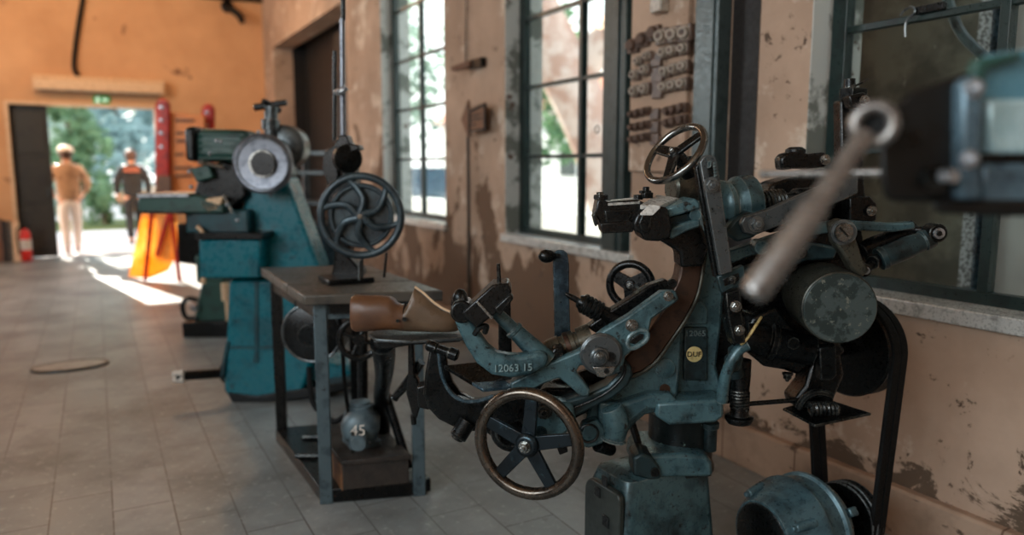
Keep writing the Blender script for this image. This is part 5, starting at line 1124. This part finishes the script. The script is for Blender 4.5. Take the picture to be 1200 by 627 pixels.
for yy_, x0, x1 in ((141, 205, 226), (156, 206, 215), (165, 206, 218), (181, 205, 214), (197, 205, 225), (206, 205, 224)):
    x = x0; mb = MB()
    while x < x1:
        w_ = rnd.uniform(1.4, 2.8); mb.pr([(x, yy_ - 1.8), (x + w_, yy_ - 1.8 + w_ * .05), (x + w_, yy_ + 1.8), (x, yy_ + 1.8)], Ds + .045, .016); x += w_ + .9
    mb.build('faded_print', 'dark_print', bo_)
MB().pr([(166, 250), (206, 248), (212, 292), (196, 318), (176, 326), (150, 325)], Ds - .1, .03).build('slanting_panel', 'orange_sheet', sg, .01)
for pts in (((178, 248), (170, 329)), ((200, 246), (211, 334)), ((199, 246), (184, 300))):
    MB().cyl(P(*pts[0], Ds - .12), P(*pts[1], Ds - .14), 2.6 * s_, n=10).build('red_leg', 'red_paint', sg)
MB().pr([(184, 206), (200, 206), (200, 246), (178, 246)], Ds - .02, .03).build('side_panel', 'sign_wood', sg, .01)

# ================================================================== foreground machine (close to the lens)
DF = .92; s_ = S(DF); NF = azdir(PSD + 36)
fm = thing('foreground_machine', 'out of focus blue machine head with black block at the right edge, close by', 'machine', V((P(1560, 300, DF + .15).x, P(1560, 300, DF + .15).y, 0)))
Q = lambda name, mb, m, bevel=.004, parent=None: mb.build(name, m, parent or fm, bevel)
bb = Q('black_block', MB().pr([(1030, 158), (1040, 128), (1066, 106), (1090, 98), (1136, 82), (1142, 150), (1140, 236), (1090, 238), (1036, 236), (1030, 210)], DF, .16, NF), 'foreground_black', .008)
MB().lathe(P(1092, 208, DF), -N, [(0, .015), (.012, .015), (.012, .009), (.002, .009)], 22).build('bolt_socket', 'iron_black', bb)
MB().lathe(P(1104, 206, DF - .02), -N + RT * .3, [(0, .008), (.018, .008)], 18).build('bolt_end', 'pale_steel', bb)
MB().lathe(P(1069, 160, DF), -N, [(0, .012), (.003, .012)], 20).build('hole', 'iron_black', bb)
bl = Q('blue_head', MB().pr([(1140, 72), (1154, 62), (1200, 56), (1620, 52), (1620, 246), (1140, 246)], DF + .02, .22, NF), 'foreground_blue', .012)
MB().pr([(1158, 116), (1620, 112), (1620, 176), (1160, 180)], DF, .03).build('pale_panel', 'foreground_light', bl, .006)
MB().pr([(1152, 180), (1620, 176), (1620, 190), (1152, 192)], DF + .005, .03).build('dark_groove', 'iron_black', bl, .002)
MB().pr([(1128, 96), (1144, 86), (1156, 96), (1150, 184), (1152, 234), (1126, 234)], DF - .02, .05).build('steel_flange', 'foreground_grey', bl, .005)
MB().pr([(1152, 192), (1620, 190), (1620, 236), (1152, 238)], DF - .005, .03).build('lower_panel', 'foreground_grey', bl, .005)
for x, y in ((1140, 104), (1134, 187)): MB().bolt(P(x, y, DF - .02), -N, .011, .014).build('bolt', 'pale_steel', bl)
Q('black_sill', MB().pr([(1088, 242), (1100, 234), (1620, 236), (1620, 256), (1160, 254), (1100, 250)], DF - .01, .2, NF), 'foreground_black', .005)
MB().pr([(1140, 84), (1148, 68), (1200, 60), (1200, 66), (1158, 80), (1150, 100)], DF + .0, .02).build('green_edge', 'green_motor', bl, .004)
sp_ = P(1560, 300, DF + .15)
Q('stand_column', MB().b(sp_.x - .1, sp_.x + .12, sp_.y - .1, sp_.y + .1, 0, P(1500, 240, DF).z + .02), 'foreground_blue', .01)
a, b_ = P(1014, 158, DF - .06), P(882, 346, DF - .12); ax = b_ - a; L = ax.length
rd = thing('clamp_lever', 'blurred pale steel lever slanting down from the black block of the nearest machine', 'lever', b_)
rd = None
bpy.data.objects.remove(bpy.data.objects['clamp_lever'])
lev = Q('clamp_lever', MB().lathe(a, ax, [(0, 11 * s_), (L * .45, 12 * s_), (L * .46, 15 * s_), (L * .96, 15.5 * s_), (L, 12 * s_)], 26), 'rod_steel', 0)
MB().torus(P(1024, 146, DF - .05), (N + RT * .5).normalized(), 19 * s_, 7.5 * s_, 36, 14, 1.4).build('lever_eye', 'rod_steel', lev)
MB().cyl(P(1024, 146, DF - .045), P(1040, 150, DF + .04), 11 * s_).build('eye_pin', 'rubber', lev)
Q('thin_lever', MB().cyl(P(892, 204, DF + .25), P(1044, 202, DF + .1), 5.5 * s_, 5 * s_), 'rod_steel', 0)

# ================================================================== people
def skin(name, verts, edges, radii, m, parent, sub=2, root=0):
    org = world_loc(parent); me = bpy.data.meshes.new(name); me.from_pydata([V(v) for v in verts], edges, []); o = bpy.data.objects.new(name, me); col.objects.link(o); o.parent = parent
    o.modifiers.new('skin', 'SKIN').use_smooth_shade = True
    for i, r in enumerate(radii): 
        d = me.skin_vertices[0].data[i]; d.radius = r if isinstance(r, tuple) else (r, r); d.use_root = (i == root)
    sb = o.modifiers.new('sub', 'SUBSURF'); sb.levels = sub; sb.render_levels = sub
    me.materials.append(M[m]); return o
def person(label, loc, h, rot, jacket, trousers, hair, shoe, arm_pose, step, lean=0.0):
    k = h / 1.75; t = thing('person', label, 'person', loc); t.rotation_euler = (0, 0, rot)
    v = lambda *p: V(p) * k
    hip, ch, nk, hd1, hd2 = v(0, 0, .95), v(0, .02, 1.32), v(0, .03, 1.5), v(0, .05, 1.58), v(0, .055, 1.68)
    vs, es, rs = [hip, v(0, .01, 1.12), ch, v(0, .02, 1.44), nk, hd1, hd2], [(0, 1), (1, 2), (2, 3), (3, 4), (4, 5), (5, 6)], [(.13, .10), (.125, .095), (.15, .105), (.10, .08), .05, .075, .082]
    def add(par, pts, rr):
        out = []
        for p, r in zip(pts, rr):
            vs.append(p); rs.append(r); es.append((par, len(vs) - 1)); par = len(vs) - 1; out.append(par)
        return out
    arms = {}
    for s1 in (-1, 1):
        sh_ = v(.19 * s1, .02, 1.42); el, wr = [v(*q) for q in arm_pose]; el = V((el.x * s1, el.y, el.z)); wr = V((wr.x * s1, wr.y, wr.z))
        ids = add(3, [sh_, el, wr], [.06, .042, .03]); arms[s1] = (sh_, el, wr)
        d = (wr - el).normalized(); palm = wr + d * .05 * k; pi = add(ids[-1], [palm], [(.03, .018)])[0]
        side = V((0, 1, 0)) if abs(d.y) < .7 else V((1, 0, 0)); side = (side - d * side.dot(d)).normalized(); inn = V((-s1, 0, 0))
        for f in range(4): add(pi, [palm + d * .04 * k + side * (.022 - .015 * f) * k, palm + d * (.075 - .006 * abs(f - 1)) * k + side * (.022 - .015 * f) * k + inn * .012 * k, palm + d * .085 * k + side * (.022 - .015 * f) * k + inn * .03 * k], [.009, .008, .007])
        add(pi, [palm + side * .035 * k + d * .01 * k, palm + side * .045 * k + d * .035 * k + inn * .01], [.01, .008])
    legs = {}
    for s1 in (-1, 1):
        st_ = step * s1; hp = v(.095 * s1, 0, .90); kn = v(.085 * s1, .06 + st_ * .35, .50); an = v(.075 * s1, -.02 + st_, .09); to = v(.08 * s1, .13 + st_, .03)
        hl = v(.078 * s1, -.05 + st_, .04)
        ids = add(0, [hp, kn, an, to], [.085, .056, .042, (.042, .03)]); legs[s1] = (hp, kn, an, to)
    b_ = skin('body', vs, es, rs, 'skin', t)
    # face: nose, brow, ears
    mb = MB(); o3 = world_loc(t)
    # clothing
    jv = [v(0, 0, .86), v(0, .0, 1.0), v(0, .015, 1.18), v(0, .02, 1.34), v(0, .02, 1.45), v(0, .03, 1.52)]; je = [(i, i + 1) for i in range(5)]; jr = [(.185, .13), (.18, .13), (.185, .135), (.20, .135), (.14, .10), (.075, .07)]
    for s1 in (-1, 1):
        sh_, el, wr = arms[s1]; n0 = len(jv); jv += [sh_, el, wr + (el - wr) * .1]; je += [(3, n0), (n0, n0 + 1), (n0 + 1, n0 + 2)]; jr += [.088, .07, .055]
    skin('jacket', jv, je, jr, jacket, t, root=2)
    tv = [v(0, 0, .98), v(0, 0, .9)]; te = [(0, 1)]; tr_ = [(.16, .12), (.165, .125)]
    for s1 in (-1, 1):
        hp, kn, an, to = legs[s1]; n0 = len(tv); tv += [hp - Z * .05, kn, an + Z * .01]; te += [(1, n0), (n0, n0 + 1), (n0 + 1, n0 + 2)]; tr_ += [.105, .08, .07]
    skin('trousers', tv, te, tr_, trousers, t, root=1)
    for s1 in (-1, 1):
        hp, kn, an, to = legs[s1]; skin('shoe', [V((an.x, an.y - .05, .045)), V((an.x, an.y + .05, .045)), V((to.x, to.y + .02, .035))], [(0, 1), (1, 2)], [.05, .05, .04], shoe, t)
    hv = bpy.data.meshes.new('hair'); bm = bmesh.new(); bmesh.ops.create_uvsphere(bm, u_segments=20, v_segments=14, radius=.108 * k)
    for q in bm.verts:
        q.co.z *= 1.12
        if q.co.y > .02 and q.co.z < .045: q.co.y *= .45
        q.co += V((0, .035, 1.672)) * k + V((math.sin(q.co.x * 90) * .004, 0, math.sin(q.co.y * 80) * .004))
    for f in bm.faces: f.smooth = True
    bm.to_mesh(hv); bm.free(); hv.materials.append(M[hair]); o = bpy.data.objects.new('hair', hv); col.objects.link(o); o.parent = t
    fm_ = bpy.data.meshes.new('face'); bm = bmesh.new()
    for c, r, sx in (((0, .148, 1.625), .017, 1), ((.083, .05, 1.63), .022, .5), ((-.083, .05, 1.63), .022, .5), ((0, .13, 1.575), .02, 1.3)):
        bmesh.ops.create_uvsphere(bm, u_segments=10, v_segments=8, radius=r * k, matrix=Matrix.Translation(V(c) * k) @ Matrix.Diagonal((sx, .8, 1.2, 1)))
    for c in ((.032, .127, 1.655), (-.032, .127, 1.655)): bmesh.ops.create_uvsphere(bm, u_segments=10, v_segments=8, radius=.011 * k, matrix=Matrix.Translation(V(c) * k))
    for f in bm.faces: f.smooth = True
    bm.to_mesh(fm_); bm.free(); fm_.materials.append(M['skin']); o = bpy.data.objects.new('facial_features', fm_); col.objects.link(o); o.parent = t
    return t, k
p1 = Fl(86, 297); p1.z = 0
t1, k1_ = person('person in a tan jacket and pale trousers walking out through the doorway, seen from behind', p1, 1.74, .04, 'jacket_tan', 'trousers_pale', 'hair_brown', 'shoe_pale', ((.29, -.02, 1.15), (.22, .12, 1.0)), .09)
def person_add(t, k, name, m_, c, sc_, r):
    me = bpy.data.meshes.new(name); bm = bmesh.new(); bmesh.ops.create_uvsphere(bm, u_segments=20, v_segments=12, radius=r * k, matrix=Matrix.Translation(V(c) * k) @ Matrix.Diagonal((*sc_, 1)))
    for f in bm.faces: f.smooth = True
    bm.to_mesh(me); bm.free(); me.materials.append(M[m_]); o = bpy.data.objects.new(name, me); col.objects.link(o); o.parent = t; return o
person_add(t1, k1_, 'backlit_hair', 'hair_backlit', (0, .05, 1.72), (1.1, 1.15, .72), .108)  # blond hair; the backlight on it is painted into the pale colour
p2 = Fl(160, 285.5); p2.z = 0
t2, k2_ = person('person in dark clothes with an orange printed back walking outside right of the tan jacket', p2, 1.72, -.05, 'cloth_dark', 'cloth_dark', 'hair_brown', 'cloth_dark', ((.27, -.03, 1.15), (.26, .06, .92)), .12)
for zz, w_ in ((1.40, .11), (1.36, .125)):
    me = bpy.data.meshes.new('back_print'); bm = bmesh.new()
    for i in range(7):
        x = -w_ + i * w_ * 2 / 6.5; bmesh.ops.create_cube(bm, size=1, matrix=Matrix.Translation(V((x + .014, -.13, zz))) @ Matrix.Diagonal((.024, .03, .026, 1)))
    bm.to_mesh(me); bm.free(); me.materials.append(M['patch_print']); o = bpy.data.objects.new('back_print', me); col.objects.link(o); o.parent = t2
#M1
# ================================================================== LIGHT
w = bpy.data.worlds.new('world'); sc.world = w; w.use_nodes = True; nt = w.node_tree; bg = nt.nodes['Background']
tc = nt.nodes.new('ShaderNodeTexCoord'); sp = nt.nodes.new('ShaderNodeSeparateXYZ'); nt.links.new(tc.outputs['Generated'], sp.inputs[0])
c = mix(nt, ramp(nt, sp.outputs['Z'], .0, .6), (1.0, .97, .93, 1), (.62, .74, .86, 1)); nt.links.new(c, bg.inputs['Color']); bg.inputs['Strength'].default_value = 3.5
def light(name, kind, loc, energy, color, size=None, target=None, dirv=None, sy=None):
    l = bpy.data.lights.new(name, kind); l.energy = energy; l.color = color; o = bpy.data.objects.new(name, l); col.objects.link(o); o.location = loc
    if kind == 'AREA': l.size = size; l.shape = 'RECTANGLE' if sy else 'SQUARE'; l.size_y = sy or size
    elif kind == 'POINT' or kind == 'SPOT': l.shadow_soft_size = size or .1
    if target is not None: dirv = V(target) - V(loc)
    if dirv is not None: o.rotation_euler = V(dirv).to_track_quat('-Z', 'Y').to_euler()
    return o
s = light('sun', 'SUN', (0, 30, 20), 20.0, (1.0, .93, .82), dirv=(.17, -.9, -.40)); s.data.angle = .01
# area lamps added outside the left openings to fill the room with cool light
for (y0, y1), e in zip(lw, (60, 84, 100)): light('left_fill', 'AREA', (XL - .05, (y0 + y1) / 2, 3.1), e, (.80, .93, 1.0), y1 - y0, dirv=(1, 0, -.22), sy=1.6)
# warm lamps under the ceiling at the far end
for x, y, e in ((-.8, 11.2, 62), (1.0, 10.9, 62), (-2.4, 11.4, 40)): light('warm_lamp', 'POINT', (x, y, 4.0), e, (1.0, .66, .38), .12)
sc.view_settings.view_transform = 'Standard'; sc.view_settings.look = 'None'; sc.view_settings.gamma = 1; sc.view_settings.exposure = .15
sc.view_settings.use_curve_mapping = False
sc.cycles.use_denoising = True
sc.cycles.max_bounces = 6; sc.cycles.diffuse_bounces = 4; sc.cycles.transparent_max_bounces = 12; sc.cycles.sample_clamp_indirect = 4
